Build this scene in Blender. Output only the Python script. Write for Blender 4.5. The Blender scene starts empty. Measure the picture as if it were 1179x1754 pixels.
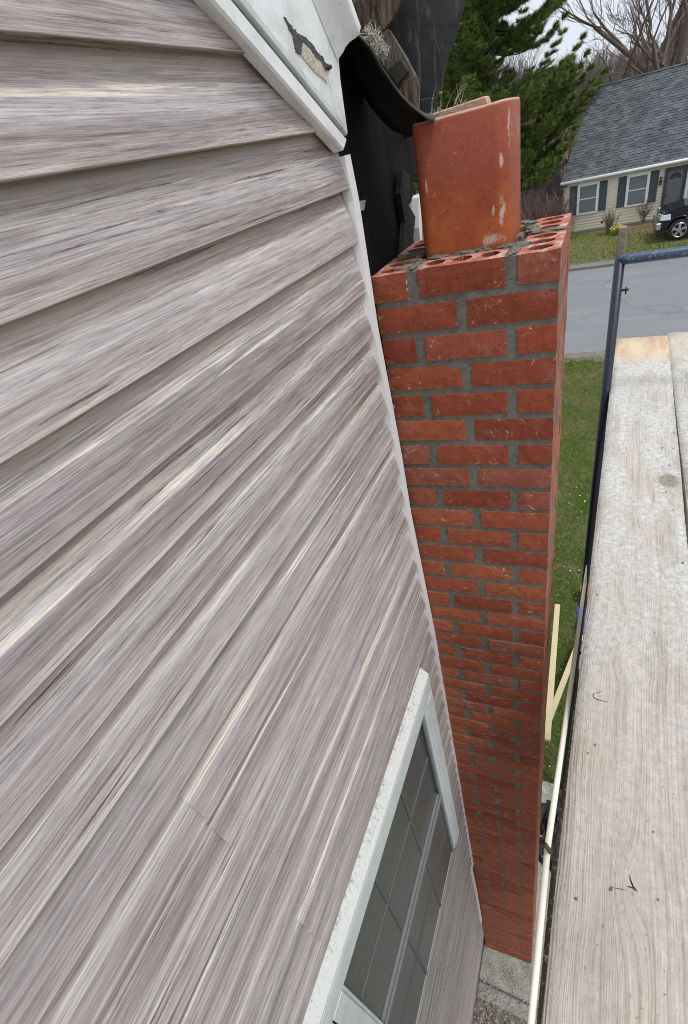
import bpy, bmesh, math, random
import numpy as np
from mathutils import Vector, Matrix, noise
random.seed(7); rng = np.random.default_rng(7)
S = bpy.context.scene
COL = S.collection
R_ = math.radians
# ------------------------------------------------------------------ camera
CAMP = (0.0604, -1.0111, 0.1945)
RM = ((0.89919, -0.07506, 0.43108), (0.38339, 0.60995, -0.69352), (-0.21088, 0.78887, 0.57724))
FPX, CX, CY = 819.05, 596.73, 865.62
cd = bpy.data.cameras.new('camera'); cam = bpy.data.objects.new('camera', cd); COL.objects.link(cam)
cam.matrix_world = Matrix.Translation(CAMP) @ Matrix(RM).to_4x4()
cd.sensor_fit = 'VERTICAL'; cd.sensor_height = 36; cd.lens = FPX / 1754 * 36
cd.shift_x = -(CX - 589.5) / 1754; cd.shift_y = (CY - 877) / 1754
cd.clip_start = 0.01; cd.clip_end = 1500
S.camera = cam
# ------------------------------------------------------------------ light
SUN_EL, SUN_AZ = R_(69), R_(112)      # azimuth measured from +y towards +x
W = bpy.data.worlds.new('World'); S.world = W; W.use_nodes = True
nt = W.node_tree; nt.nodes.clear()
sky = nt.nodes.new('ShaderNodeTexSky'); sky.sky_type = 'NISHITA'; sky.sun_disc = False
sky.sun_elevation = SUN_EL; sky.sun_rotation = SUN_AZ; sky.air_density = 1.0; sky.dust_density = 4.0; sky.ozone_density = 1.0
hs = nt.nodes.new('ShaderNodeHueSaturation'); hs.inputs['Saturation'].default_value = 0.35
tc = nt.nodes.new('ShaderNodeTexCoord')
cn = nt.nodes.new('ShaderNodeTexNoise'); cn.inputs['Scale'].default_value = 2.2; cn.inputs['Detail'].default_value = 5
cr = nt.nodes.new('ShaderNodeMapRange'); cr.inputs[1].default_value = .35; cr.inputs[2].default_value = .65; cr.inputs[3].default_value = .62; cr.inputs[4].default_value = 1.0
cm = nt.nodes.new('ShaderNodeMix'); cm.data_type = 'RGBA'; cm.inputs[7].default_value = (7.4, 8.0, 8.8, 1)
bg = nt.nodes.new('ShaderNodeBackground'); bg.inputs['Strength'].default_value = 0.10
wo = nt.nodes.new('ShaderNodeOutputWorld')
nt.links.new(sky.outputs[0], hs.inputs['Color']); nt.links.new(tc.outputs['Generated'], cn.inputs['Vector'])
nt.links.new(cn.outputs[0], cr.inputs[0]); nt.links.new(cr.outputs[0], cm.inputs[0]); nt.links.new(hs.outputs[0], cm.inputs[6])
nt.links.new(cm.outputs[2], bg.inputs[0]); nt.links.new(bg.outputs[0], wo.inputs[0])
ld = bpy.data.lights.new('sun', 'SUN'); ld.energy = 1.5; ld.angle = R_(11); ld.color = (1, .97, .93)
sun = bpy.data.objects.new('sun', ld); COL.objects.link(sun)
sd = Vector((math.sin(SUN_AZ) * math.cos(SUN_EL), math.cos(SUN_AZ) * math.cos(SUN_EL), math.sin(SUN_EL)))
sun.rotation_euler = sd.to_track_quat('Z', 'Y').to_euler(); sun.location = (5, -3, 12)
S.view_settings.view_transform = 'Standard'; S.view_settings.look = 'None'
S.view_settings.exposure = 0.42; S.view_settings.gamma = 1; S.view_settings.use_curve_mapping = False
S.cycles.filter_width = 1.0; S.cycles.use_denoising = True; S.cycles.denoiser = 'OPENIMAGEDENOISE'; S.cycles.denoising_input_passes = 'RGB_ALBEDO_NORMAL'; S.cycles.denoising_prefilter = 'ACCURATE'; S.cycles.max_bounces = 6; S.cycles.diffuse_bounces = 3; S.cycles.transparent_max_bounces = 6

def hit(u, v, ax, val):
    """the point in the place, on the plane axis ax = val, that is seen at pixel (u, v) of the photograph"""
    c = ((u - CX) / FPX, -(v - CY) / FPX, -1.0)
    d = [sum(RM[i][j] * c[j] for j in range(3)) for i in range(3)]
    t = (val - CAMP[ax]) / d[ax]
    return Vector([CAMP[i] + t * d[i] for i in range(3)])
# ------------------------------------------------------------------ material helpers
class T:
    """small node-tree writer"""
    def __init__(s, name):
        s.m = bpy.data.materials.new(name); s.m.use_nodes = True; s.t = s.m.node_tree; s.t.nodes.clear()
        s.out = s.t.nodes.new('ShaderNodeOutputMaterial'); s.b = s.t.nodes.new('ShaderNodeBsdfPrincipled')
        s.t.links.new(s.b.outputs[0], s.out.inputs[0]); s.co = s.t.nodes.new('ShaderNodeTexCoord'); s.oi = s.t.nodes.new('ShaderNodeObjectInfo')
        s.geo = s.t.nodes.new('ShaderNodeNewGeometry')
    def set(s, sock, v):
        if isinstance(v, bpy.types.NodeSocket): s.t.links.new(v, sock)
        elif isinstance(v, (tuple, list)) and len(v) == 3 and sock.type == 'RGBA': sock.default_value = (*v, 1)
        else: sock.default_value = v
    def math(s, op, a, b=0.0, c=0.0, clamp=False):
        n = s.t.nodes.new('ShaderNodeMath'); n.operation = op; n.use_clamp = clamp
        for i, v in enumerate((a, b, c)): s.set(n.inputs[i], v)
        return n.outputs[0]
    def vmath(s, op, a, b):
        n = s.t.nodes.new('ShaderNodeVectorMath'); n.operation = op; s.set(n.inputs[0], a); s.set(n.inputs[1], b); return n.outputs[0]
    def map(s, vec, scale=(1, 1, 1), loc=(0, 0, 0), rot=(0, 0, 0)):
        n = s.t.nodes.new('ShaderNodeMapping'); s.set(n.inputs[0], vec); n.inputs[1].default_value = loc; n.inputs[2].default_value = rot; n.inputs[3].default_value = scale
        return n.outputs[0]
    def noise(s, vec, scale=1, detail=3, rough=.55, dist=0, color=False):
        n = s.t.nodes.new('ShaderNodeTexNoise'); s.set(n.inputs['Vector'], vec); n.inputs['Scale'].default_value = scale
        n.inputs['Detail'].default_value = detail; n.inputs['Roughness'].default_value = rough; n.inputs['Distortion'].default_value = dist
        return n.outputs[1 if color else 0]
    def vor(s, vec, scale=1, feature='F1', out=0):
        n = s.t.nodes.new('ShaderNodeTexVoronoi'); n.feature = feature; s.set(n.inputs['Vector'], vec); n.inputs['Scale'].default_value = scale; return n.outputs[out]
    def mr(s, v, a, b, c=0.0, d=1.0, smooth=True):
        n = s.t.nodes.new('ShaderNodeMapRange'); n.interpolation_type = 'SMOOTHSTEP' if smooth else 'LINEAR'
        s.set(n.inputs[0], v)
        for i, x in enumerate((a, b, c, d)): s.set(n.inputs[i + 1], x)
        return n.outputs[0]
    def mix(s, f, a, b):
        n = s.t.nodes.new('ShaderNodeMix'); n.data_type = 'RGBA'; s.set(n.inputs[0], f); s.set(n.inputs[6], a); s.set(n.inputs[7], b); return n.outputs[2]
    def mul(s, a, b):
        n = s.t.nodes.new('ShaderNodeMix'); n.data_type = 'RGBA'; n.blend_type = 'MULTIPLY'; n.inputs[0].default_value = 1; s.set(n.inputs[6], a); s.set(n.inputs[7], b); return n.outputs[2]
    def ramp(s, f, stops):
        n = s.t.nodes.new('ShaderNodeValToRGB'); s.set(n.inputs[0], f); e = n.color_ramp.elements
        while len(e) < len(stops): e.new(.5)
        for el, (p, c) in zip(e, stops): el.position = p; el.color = (*c, 1)
        return n.outputs[0]
    def sep(s, vec):
        n = s.t.nodes.new('ShaderNodeSeparateXYZ'); s.set(n.inputs[0], vec); return n.outputs
    def comb(s, x, y, z):
        n = s.t.nodes.new('ShaderNodeCombineXYZ')
        for i, v in enumerate((x, y, z)): s.set(n.inputs[i], v)
        return n.outputs[0]
    def bump(s, h, strength=.3, dist=.01):
        n = s.t.nodes.new('ShaderNodeBump'); s.set(n.inputs['Height'], h); n.inputs['Strength'].default_value = strength; n.inputs['Distance'].default_value = dist
        s.t.links.new(n.outputs[0], s.b.inputs['Normal'])
    def rvec(s, base=None, k=31.0):
        """coordinates shifted by the object's own random number, so copies differ"""
        r = s.math('MULTIPLY', s.oi.outputs['Random'], k)
        return s.vmath('ADD', base if base is not None else s.co.outputs['Object'], s.comb(r, s.math('MULTIPLY', r, 1.7), s.math('MULTIPLY', r, .6)))
    def done(s, color=None, rough=.6, metal=0, spec=None):
        if color is not None: s.set(s.b.inputs['Base Color'], color)
        s.set(s.b.inputs['Roughness'], rough); s.set(s.b.inputs['Metallic'], metal)
        if spec is not None: s.b.inputs['Specular IOR Level'].default_value = spec
        return s.m
MAT = {}
def plain(name, col, rough=.6, metal=0, var=.15, scale=20, bump=0.0):
    t = T(name); n = t.noise(t.rvec(), scale, 4)
    c = t.mix(n, tuple(x * (1 - var) for x in col), tuple(min(1, x * (1 + var)) for x in col))
    if bump: t.bump(n, bump, .005)
    MAT[name] = t.done(c, rough, metal); return MAT[name]

def m_siding():
    t = T('woodgrain_vinyl'); v = t.rvec(k=17)
    wob = t.noise(t.map(v, (0, 1.1, 7)), 1, 3, .5)
    x, y, z = t.sep(v); zo = t.sep(t.co.outputs['Object'])[2]
    wander = t.math('MULTIPLY', t.math('SUBTRACT', t.noise(t.map(v, (0, 1.3, 3), (0, 40, 0)), 1, 3), .5), .45)
    zz = t.math('FRACT', t.math('DIVIDE', zo, .0876)); zw = t.math('ADD', zz, wander)
    z2 = t.math('ADD', z, t.math('MULTIPLY', t.math('SUBTRACT', wob, .5), .022))
    g = t.comb(0, y, z2)
    def L(sy, sz, oy, oz, det=4, ro=.6): return t.noise(t.map(g, (0, sy, sz), (0, oy, oz)), 1, det, ro)
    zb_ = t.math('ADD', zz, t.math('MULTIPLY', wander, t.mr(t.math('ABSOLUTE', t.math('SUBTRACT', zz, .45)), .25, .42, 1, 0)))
    base = t.ramp(zb_, [(.0, (.50, .475, .455)), (.06, (.43, .405, .395)), (.14, (.355, .325, .325)), (.34, (.335, .307, .31)), (.52, (.385, .38, .39)), (.66, (.47, .45, .435)), (.8, (.415, .38, .36)), (1, (.36, .325, .305))])  # lowest stops paint the lit lip of each lap lighter
    c = t.mul(base, t.ramp(L(.7, 30, 0, 0, 5, .66), [(.38, (.72, .70, .71)), (.5, (1, 1, 1)), (.62, (1.22, 1.21, 1.2))]))
    c = t.mix(t.math('MULTIPLY', t.mr(L(.5, 17, 7, 3), .52, .62), .25), c, (.32, .33, .35))
    c = t.mix(t.math('MULTIPLY', t.mr(L(.7, 40, 3, 13, 5, .65), .53, .62), .32), c, (.27, .21, .205))
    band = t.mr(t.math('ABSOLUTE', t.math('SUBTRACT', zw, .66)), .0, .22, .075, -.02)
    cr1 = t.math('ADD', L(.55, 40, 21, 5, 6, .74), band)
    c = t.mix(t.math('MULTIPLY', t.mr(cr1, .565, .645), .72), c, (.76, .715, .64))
    calm = t.mr(zz, .78, .92, 1, .35)      # the strip under each overlap is printed plainer
    fine = L(18, 700, 2, 9, 4, .78); mid = L(4.5, 230, 12, 4, 6, .76)
    f1 = t.ramp(fine, [(.36, (.68, .655, .66)), (.5, (1, 1, 1)), (.64, (1.26, 1.25, 1.25))]); f2 = t.ramp(mid, [(.38, (.70, .67, .675)), (.5, (1, 1, 1)), (.62, (1.2, 1.2, 1.19))])
    c = t.mul(c, t.mix(calm, (1, 1, 1), t.mul(f1, f2)))
    dk = t.math('MULTIPLY', t.mr(L(4, 260, 5, 2, 6, .76), .57, .61), t.mr(L(.8, 26, 1, 8, 3), .45, .55))
    c = t.mix(t.math('MULTIPLY', dk, .9), c, (.10, .062, .06))
    t.bump(t.math('ADD', t.math('ADD', fine, mid), t.math('MULTIPLY', dk, -1.2)), .35, .0012)
    c = t.mix(t.math('MULTIPLY', t.mr(zz, .0, .05, .25, 0), 1), t.mul(c, (1.17, 1.125, 1.09)), (.62, .59, .57))  # light catching each lap's bottom edge, painted into the colour
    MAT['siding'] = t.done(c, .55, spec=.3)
def m_white(name, col=(.74, .76, .76), dirt=.35, speck=.3):
    t = T(name); v = t.co.outputs['Object']
    c = t.mix(t.mr(t.noise(v, 14, 5, .65), .42, .75), col, tuple(a * (1 - dirt) for a in col))
    sp = t.mr(t.noise(v, 170, 3, .7), .64, .72)
    c = t.mix(t.math('MULTIPLY', sp, speck), c, (.25, .24, .21)); t.bump(t.noise(v, 60, 3), .08, .002)
    MAT[name] = t.done(c, .42)
def m_speckle():
    t = T('mortar_speckled_ledge'); v = t.co.outputs['Object']
    x, y, z = t.sep(v); n = t.noise(v, 110, 6, .8); e = t.mr(x, -.334, -.368, -.12, .05, False)
    n2 = t.math('SUBTRACT', n, t.math('ADD', e, t.math('MULTIPLY', t.math('SUBTRACT', t.noise(v, 9, 4), .5), .35)))
    c = t.ramp(n2, [(.36, (.16, .155, .135)), (.45, (.46, .455, .42)), (.56, (.70, .71, .69))])
    t.bump(n, .9, .004); MAT['speckle'] = t.done(c, .9)
def m_brick(name, side=False):
    t = T(name); v = t.rvec(); r = t.oi.outputs['Random']
    c = t.ramp(r, [(0, (.25, .056, .031)), (.3, (.32, .080, .040)), (.6, (.39, .108, .052)), (.8, (.345, .076, .040)), (1, (.31, .105, .068))])
    c = t.mul(c, t.ramp(t.noise(v, 42, 5, .7), [(.25, (.68, .66, .64)), (.55, (1, 1, 1)), (.8, (1.2, 1.25, 1.3))]))
    st = t.noise(t.map(v, (330, 330, 22)), 1, 3, .7)
    c = t.mul(c, t.mix(st, (.86, .86, .86), (1.1, 1.1, 1.1)))
    # pale dusting and mortar smears
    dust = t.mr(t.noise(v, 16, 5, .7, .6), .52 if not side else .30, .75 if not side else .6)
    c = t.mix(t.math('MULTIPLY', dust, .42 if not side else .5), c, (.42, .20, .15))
    w = t.math('MULTIPLY', t.mr(t.noise(v, 44, 7, .8, 1.2), .585, .64), t.mr(t.noise(v, 11, 3), .47, .56))
    c = t.mix(t.math('MULTIPLY', w, .8), c, (.62, .55, .49))
    pits = t.mr(t.noise(v, 170, 3, .7), .665, .70)
    c = t.mix(t.math('MULTIPLY', pits, .8), c, (.05, .018, .012))
    h = t.math('ADD', t.math('MULTIPLY', t.noise(v, 90, 5, .7), .6), t.math('SUBTRACT', t.math('MULTIPLY', st, .25), pits))
    t.bump(h, .8, .003); MAT[name] = t.done(c, .88, spec=.25)
def m_bricktop():
    t = T('brick_bed_face'); v = t.rvec()
    n = t.noise(v, 26, 6, .75, .8)
    c = t.mix(t.mr(n, .45, .62), (.38, .11, .07), (.52, .41, .35))
    c = t.mix(t.mr(t.noise(v, 20, 5, .7), .6, .72), c, (.17, .165, .135)); t.bump(t.noise(v, 130, 5), .7, .003)
    MAT['bricktop'] = t.done(c, .9)
def m_mortar():
    t = T('mortar'); v = t.co.outputs['Object']
    n = t.noise(v, 70, 5, .7); c = t.ramp(n, [(.3, (.085, .083, .066)), (.5, (.125, .123, .098)), (.72, (.19, .187, .152))])
    c = t.mix(t.mr(t.noise(v, 4, 3), .4, .7, 0, .35), c, (.24, .235, .20)); t.bump(t.noise(v, 190, 4, .7), .8, .0025)
    MAT['mortar'] = t.done(c, .95)
def m_flue():
    t = T('fired_clay'); v = t.co.outputs['Object']; x, y, z = t.sep(v)
    c = t.mix(t.mr(t.noise(v, 7, 5, .6), .35, .65), (.31, .064, .025), (.41, .105, .034))
    c = t.mix(t.mr(t.math('ADD', z, t.math('MULTIPLY', t.noise(v, 9, 4), .06)), .10, .16, 0, .75), c, (.30, .072, .040))
    sc = t.mr(t.noise(t.map(v, (1, 1, .45)), 30, 5, .7), .57, .74)
    c = t.mix(t.math('MULTIPLY', sc, .6), c, (.15, .032, .016))
    c = t.mul(c, t.ramp(t.noise(v, 75, 5, .75), [(.3, (.84, .82, .80)), (.5, (1, 1, 1)), (.72, (1.15, 1.18, 1.2))]))
    c = t.mix(t.mr(t.math('ADD', z, t.math('MULTIPLY', t.noise(v, 60, 4), .006)), .2135, .2165, 0, .7), c, (.62, .45, .36))
    nz = t.noise(t.map(v, (1, 1, .45)), 60, 8, .82, .6)
    def blob(x0, z0, sx, sz, th):
        dx = t.math('POWER', t.math('ABSOLUTE', t.math('DIVIDE', t.math('SUBTRACT', x, x0), sx)), 2); dz = t.math('POWER', t.math('ABSOLUTE', t.math('DIVIDE', t.math('SUBTRACT', z, z0), sz)), 2)
        m = t.math('EXPONENT', t.math('MULTIPLY', t.math('ADD', dx, dz), -1))
        return t.mr(t.math('ADD', t.math('MULTIPLY', m, .42), nz), th, th + .13)
    for a in ((-.130, .002, .035, .020, .80), (-.112, .045, .009, .038, .76), (-.128, .05, .005, .02, .80), (-.112, .128, .005, .014, .72), (-.252, .113, .0024, .018, .72), (-.1, .17, .004, .06, .84)):
        c = t.mix(t.math('MULTIPLY', blob(*a), .68), c, (.66, .56, .50))
    scr = t.mr(t.noise(t.map(v, (60, 60, 16), rot=(0, .5, 0)), 1, 4, .8, 2), .70, .73)
    c = t.mix(t.math('MULTIPLY', scr, .6), c, (.58, .33, .22)); fl_ = t.mr(t.noise(v, 150, 3, .7), .66, .70); c = t.mix(t.math('MULTIPLY', fl_, .45), c, (.60, .42, .33)); t.bump(t.math('ADD', t.noise(v, 120, 4), t.noise(v, 14, 4)), .22, .002)
    MAT['flue'] = t.done(c, .6, spec=.35)
def m_tar(name, col=(.012, .011, .010), streak=.12, rough=.5, bl=(.12, .125, .13)):
    t = T(name); v = t.co.outputs['Object']
    st = t.mr(t.noise(t.map(v, (20, 20, 4), rot=(.3, .1, 0)), 1, 6, .7, 1.4), .52, .78)
    c = t.mix(t.math('MULTIPLY', st, streak), col, bl)
    if col[0] > .02:
        s2 = t.mr(t.noise(t.map(v, (70, 70, 7), rot=(0, .25, 0)), 1, 6, .75, 1), .57, .70); c = t.mix(t.math('MULTIPLY', s2, .45), c, bl)
    c = t.mix(t.mr(t.noise(v, 220, 2), .69, .74, 0, .3), c, (.3, .3, .3))
    t.bump(t.noise(v, 7 if col[0] > .02 else 11, 3, .5, .3), .55 if col[0] > .02 else .25, .02); MAT[name] = t.done(c, rough, spec=.2 if col[0] < .02 else .4)
def m_plank(name, seed, warm):
    t = T(name); v = t.vmath('ADD', t.co.outputs['Object'], (seed, 0, 0)); x, y, z = t.sep(t.co.outputs['Object'])
    ph = t.math('ADD', x, seed)
    for kx, ky, ax, ay, am in ((.135, -.625, .035, .075, .75), (.115, -.11, .04, .05, .5), (.055, 1.02, .02, .03, .6), (.16, .55, .03, .05, .45)):
        dx = t.math('SUBTRACT', x, kx); dy = t.math('SUBTRACT', y, ky)
        e = t.math('EXPONENT', t.math('MULTIPLY', t.math('ADD', t.math('POWER', t.math('ABSOLUTE', t.math('DIVIDE', dx, ax)), 2), t.math('POWER', t.math('ABSOLUTE', t.math('DIVIDE', dy, ay)), 2)), -1))
        ph = t.math('ADD', ph, t.math('MULTIPLY', t.math('MULTIPLY', dx, e), -am)); ph = t.math('ADD', ph, t.math('MULTIPLY', e, .018))
    wob = t.noise(t.map(v, (2.5, 1.2, 0)), 1, 4, .5)
    ph = t.math('ADD', ph, t.math('MULTIPLY', wob, .07))
    g = t.math('SINE', t.math('MULTIPLY', t.math('ADD', ph, t.math('MULTIPLY', t.noise(t.comb(t.math('MULTIPLY', ph, 9), 0, 0), 1, 2), .10)), 1150)); g2 = t.noise(t.comb(t.math('MULTIPLY', ph, 130), t.math('MULTIPLY', y, 2.2), 0), 1, 4, .65)
    gg = t.math('ADD', t.math('MULTIPLY', g, t.mr(t.noise(t.map(v, (7, 1.5, 1), (9, 0, 0)), 1, 4), .4, .65, .015, .07)), g2)
    c = t.ramp(gg, [(.30, (.31, .262, .215)), (.5, (.46, .41, .355)), (.70, (.57, .53, .475))])
    pink = t.mr(t.noise(t.map(v, (5, 1.3, 1)), 1, 3), .42, .66); c = t.mix(t.math('MULTIPLY', pink, .3), c, (.45, .35, .28)); c = t.mul(c, t.ramp(t.noise(t.map(v, (6, 2.2, 1), (5, 5, 0)), 1, 6, .72), [(.34, (.80, .80, .81)), (.5, (1, 1, 1)), (.66, (1.1, 1.1, 1.09))])); c = t.mul(c, t.ramp(t.noise(t.map(v, (420, 26, 1)), 1, 4, .7), [(.34, (.80, .79, .78)), (.5, (1, 1, 1)), (.66, (1.12, 1.12, 1.12))]))
    # cement film, thinner towards the near end
    film = t.math('MULTIPLY', t.mr(t.noise(t.map(v, (9, 3.2, 1), (3, 0, 0)), 1, 6, .72, .5), .36, .58), t.mr(y, -1.0, .4, .15, .92, False))
    c = t.mix(film, c, t.ramp(t.noise(v, 55, 6, .75), [(.32, (.33, .325, .305)), (.5, (.53, .522, .49)), (.64, (.68, .665, .63))]))
    # clean far end of the board
    end = t.mr(t.math('ADD', y, t.math('MULTIPLY', t.math('SUBTRACT', t.noise(v, 12, 5, .7), .5), .5)), 1.75, 1.98)
    c = t.mix(t.math('MULTIPLY', end, warm), c, t.mix(t.mr(t.noise(t.map(v, (14, 3, 1)), 1, 3), .4, .62), (.66, .52, .33), (.56, .36, .22)))
    # brownish sand stain
    dx = t.math('DIVIDE', t.math('SUBTRACT', x, .225), .045); dy = t.math('DIVIDE', t.math('SUBTRACT', y, .73), .06)
    st = t.math('EXPONENT', t.math('MULTIPLY', t.math('ADD', t.math('MULTIPLY', dx, dx), t.math('MULTIPLY', dy, dy)), -1))
    c = t.mix(t.mr(t.math('ADD', st, t.math('MULTIPLY', t.noise(v, 22, 4), .8)), .85, 1.15, 0, .75), c, (.25, .215, .155))
    spk = t.mr(t.noise(v, 130, 3, .7), .64, .68); c = t.mix(t.math('MULTIPLY', spk, .7), c, (.13, .125, .11))
    t.bump(t.math('ADD', t.math('ADD', t.math('MULTIPLY', g, .08), g2), t.math('MULTIPLY', t.noise(v, 60, 6, .75), 1.4)), .8, .003)
    MAT[name] = t.done(c, .85)
def m_tube(name, col, sp, spc, th=.6, rough=.42):
    t = T(name); v = t.co.outputs['Object']; n = t.noise(v, 60, 6, .75, .5)
    c = t.mix(t.noise(v, 9, 3), tuple(a * .8 for a in col), tuple(a * 1.25 for a in col))
    c = t.mix(t.math('MULTIPLY', t.mr(n, th, th + .05), sp), c, spc); t.bump(n, .25, .003); MAT[name] = t.done(c, rough)
def m_lawn(name, far=False):
    t = T(name); v = t.co.outputs['Object']
    big = t.noise(v, .55 if far else .9, 4, .6, .4); mid = t.noise(v, 5, 5, .7); fine = t.noise(v, 70, 3, .8)
    g = t.mix(mid, (.06, .11, .02), (.13, .18, .04)); tan = t.mix(mid, (.15, .125, .06), (.26, .22, .12))
    k = t.mr(t.math('ADD', big, t.math('MULTIPLY', t.math('SUBTRACT', mid, .5), .9)), *((.36, .60) if not far else (.22, .5)))
    c = t.mix(t.math('MULTIPLY', k, .8 if not far else .9), g, tan)
    c = t.mul(c, t.ramp(fine, [(.3, (.55, .55, .5)), (.5, (1, 1, 1)), (.7, (1.4, 1.4, 1.3))]))
    t.bump(fine, .8, .03); MAT[name] = t.done(c, .95, spec=.1)
def m_grass():
    t = T('grass_blades'); v = t.co.outputs['Object']
    big = t.noise(v, .9, 4, .6, .4); mid = t.noise(v, 12, 3, .7)
    c = t.mix(mid, (.08, .145, .022), (.18, .25, .06))
    c = t.mix(t.mr(t.math('ADD', big, t.math('MULTIPLY', t.math('SUBTRACT', mid, .5), .8)), .46, .64, 0, .6), c, (.27, .25, .12))
    MAT['grass'] = t.done(c, .8, spec=.1)
def m_road():
    t = T('asphalt'); v = t.co.outputs['Object']
    c = t.ramp(t.noise(v, 30, 6, .85), [(.3, (.115, .12, .127)), (.5, (.185, .193, .203)), (.7, (.28, .285, .29))])
    c = t.mix(t.mr(t.noise(t.map(v, (.3, 1.6, 1)), 1, 4), .45, .7, 0, .4), c, (.25, .265, .285))
    c = t.mix(t.mr(t.noise(t.map(v, (.8, .8, 1), (4, 4, 0)), 1, 5, .7), .54, .64, 0, .35), c, (.12, .125, .135))
    wv = t.vmath('ADD', v, t.vmath('MULTIPLY', t.noise(v, 1.2, 4, .6, 0, True), (.9, .9, 0)))
    cr_ = t.mr(t.vor(t.map(wv, (.22, .3, 0)), 1, 'DISTANCE_TO_EDGE'), .004, .012, 1, 0); c = t.mix(t.math('MULTIPLY', cr_, .22), c, (.05, .05, .055))
    e_ = t.sep(v)[1]; c = t.mix(t.mr(t.math('ADD', e_, t.math('MULTIPLY', t.noise(v, 3, 4), .8)), 13.55, 13.9, .65, 0), c, (.25, .22, .17))
    t.bump(t.noise(v, 90, 3), .5, .01); MAT['road'] = t.done(c, .85)
def m_concrete():
    t = T('gritty_concrete'); v = t.co.outputs['Object']
    c = t.ramp(t.noise(v, 9, 6, .7), [(.3, (.18, .175, .15)), (.55, (.31, .305, .27)), (.75, (.41, .40, .36))])
    c = t.mul(c, t.ramp(t.noise(v, 90, 3, .7), [(.32, (.35, .35, .33)), (.48, (1, 1, 1)), (.7, (1.2, 1.2, 1.2))])); t.bump(t.noise(v, 90, 4), .8, .01)
    MAT['concrete'] = t.done(c, .95)
def m_dirt():
    t = T('soil'); v = t.co.outputs['Object']
    c = t.ramp(t.noise(v, 14, 6, .75), [(.3, (.075, .062, .048)), (.5, (.17, .15, .12)), (.72, (.31, .29, .25))]); t.bump(t.noise(v, 50, 5), 1, .02)
    MAT['dirt'] = t.done(c, .95)
def m_roof():
    t = T('asphalt_shingle'); v = t.co.outputs['Object']; x, y, z = t.sep(v)
    r = t.vor(t.map(v, (3.6, 6, 8.5)), 1, 'F1', 1)
    bwn = t.t.nodes.new('ShaderNodeRGBToBW'); t.t.links.new(r, bwn.inputs[0])
    c = t.ramp(bwn.outputs[0], [(.15, (.050, .057, .062)), (.5, (.078, .088, .094)), (.9, (.12, .132, .14))])
    c = t.mul(c, t.mix(t.noise(v, 1.1, 4), (.8, .85, .8), (1.2, 1.15, 1.2))); t.bump(t.noise(v, 30, 4), .5, .02); MAT['roof'] = t.done(c, .9)
def m_clap():
    t = T('cream_vinyl'); v = t.co.outputs['Object']; c = t.mix(t.noise(v, 2, 4), (.60, .55, .42), (.72, .67, .53)); MAT['clap'] = t.done(c, .6)
def m_needles():
    t = T('pine_needles'); v = t.co.outputs['Object']
    c = t.ramp(t.noise(v, 1.3, 5, .75), [(.34, (.045, .080, .020)), (.5, (.12, .17, .038)), (.66, (.25, .29, .075))])
    t.b.inputs['Subsurface Weight'].default_value = 0; MAT['needles'] = t.done(c, .7, spec=.2)
def m_bark(name, a, b):
    t = T(name); v = t.rvec(); MAT[name] = t.done(t.mix(t.noise(v, 6, 4, .7), a, b), .9)
def m_glass():
    t = T('window_glass'); v = t.co.outputs['Object']; x, y, z = t.sep(v)
    n = t.noise(t.map(v, (1, 3, 60)), 1, 4); c = t.mix(n, (.08, .092, .102), (.135, .15, .165))
    t.b.inputs['IOR'].default_value = 1.5; t.bump(t.noise(v, 400, 2), .2, .001); MAT['glass'] = t.done(c, .22, spec=.4)
def m_hill():
    t = T('leaf_litter'); v = t.co.outputs['Object']; MAT['hill'] = t.done(t.mix(t.noise(v, .6, 6, .8), (.10, .065, .045), (.20, .14, .105)), .95)
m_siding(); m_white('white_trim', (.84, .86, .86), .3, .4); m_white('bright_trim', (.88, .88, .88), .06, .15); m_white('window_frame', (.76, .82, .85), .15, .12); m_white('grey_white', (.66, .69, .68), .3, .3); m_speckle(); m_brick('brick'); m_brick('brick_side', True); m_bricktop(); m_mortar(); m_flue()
m_tar('tar_paper', (.006, .0055, .005), .05, .85); m_tar('rubber', (.035, .032, .027), .35, .6, (.13, .12, .10)); m_tar('soot_metal', (.035, .038, .040), .85, .5, (.26, .275, .28))
m_plank('plank_a', 0, .85); m_plank('plank_b', 3.7, .25); m_plank('plank_c', 8.1, .4)
m_tube('navy_paint', (.010, .013, .032), .5, (.12, .13, .16), .62, .35); m_tube('rail_paint', (.035, .065, .12), .7, (.22, .26, .32), .55, .45)
m_tube('cream_tube', (.80, .77, .66), .9, (.12, .08, .05), .64, .5); m_tube('brown_tube', (.14, .105, .095), .9, (.70, .67, .60), .55, .7)
m_lawn('lawn'); m_lawn('lawn_far', True); m_grass(); m_road(); m_concrete(); m_dirt(); m_roof(); m_clap(); m_needles(); m_glass(); m_hill()
m_bark('bark', (.10, .075, .062), (.19, .15, .13)); m_bark('twig_brown', (.15, .092, .075), (.28, .185, .155)); m_bark('pine_bark', (.035, .028, .022), (.08, .065, .055)); m_bark('twig_grey', (.14, .115, .10), (.26, .22, .20))
plain('board_dark', (.035, .03, .025), .8, 0, .5, 30, .4);  plain('rust', (.10, .045, .02), .8, .2, .5, 90)
plain('scrap_wood', (.58, .36, .25), .8, 0, .3, 50, .5); plain('pale_lumber', (.53, .45, .27), .7, 0, .25, 30, .3); plain('old_post', (.25, .205, .15), .9, 0, .5, 60, .7)
plain('fibre', (.55, .53, .46), .9); plain('straw', (.40, .37, .28), .8); plain('peeled', (.52, .48, .38), .9, 0, .4, 90, .6); plain('peeled_dark', (.07, .072, .07), .8, 0, .4, 90)
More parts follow.
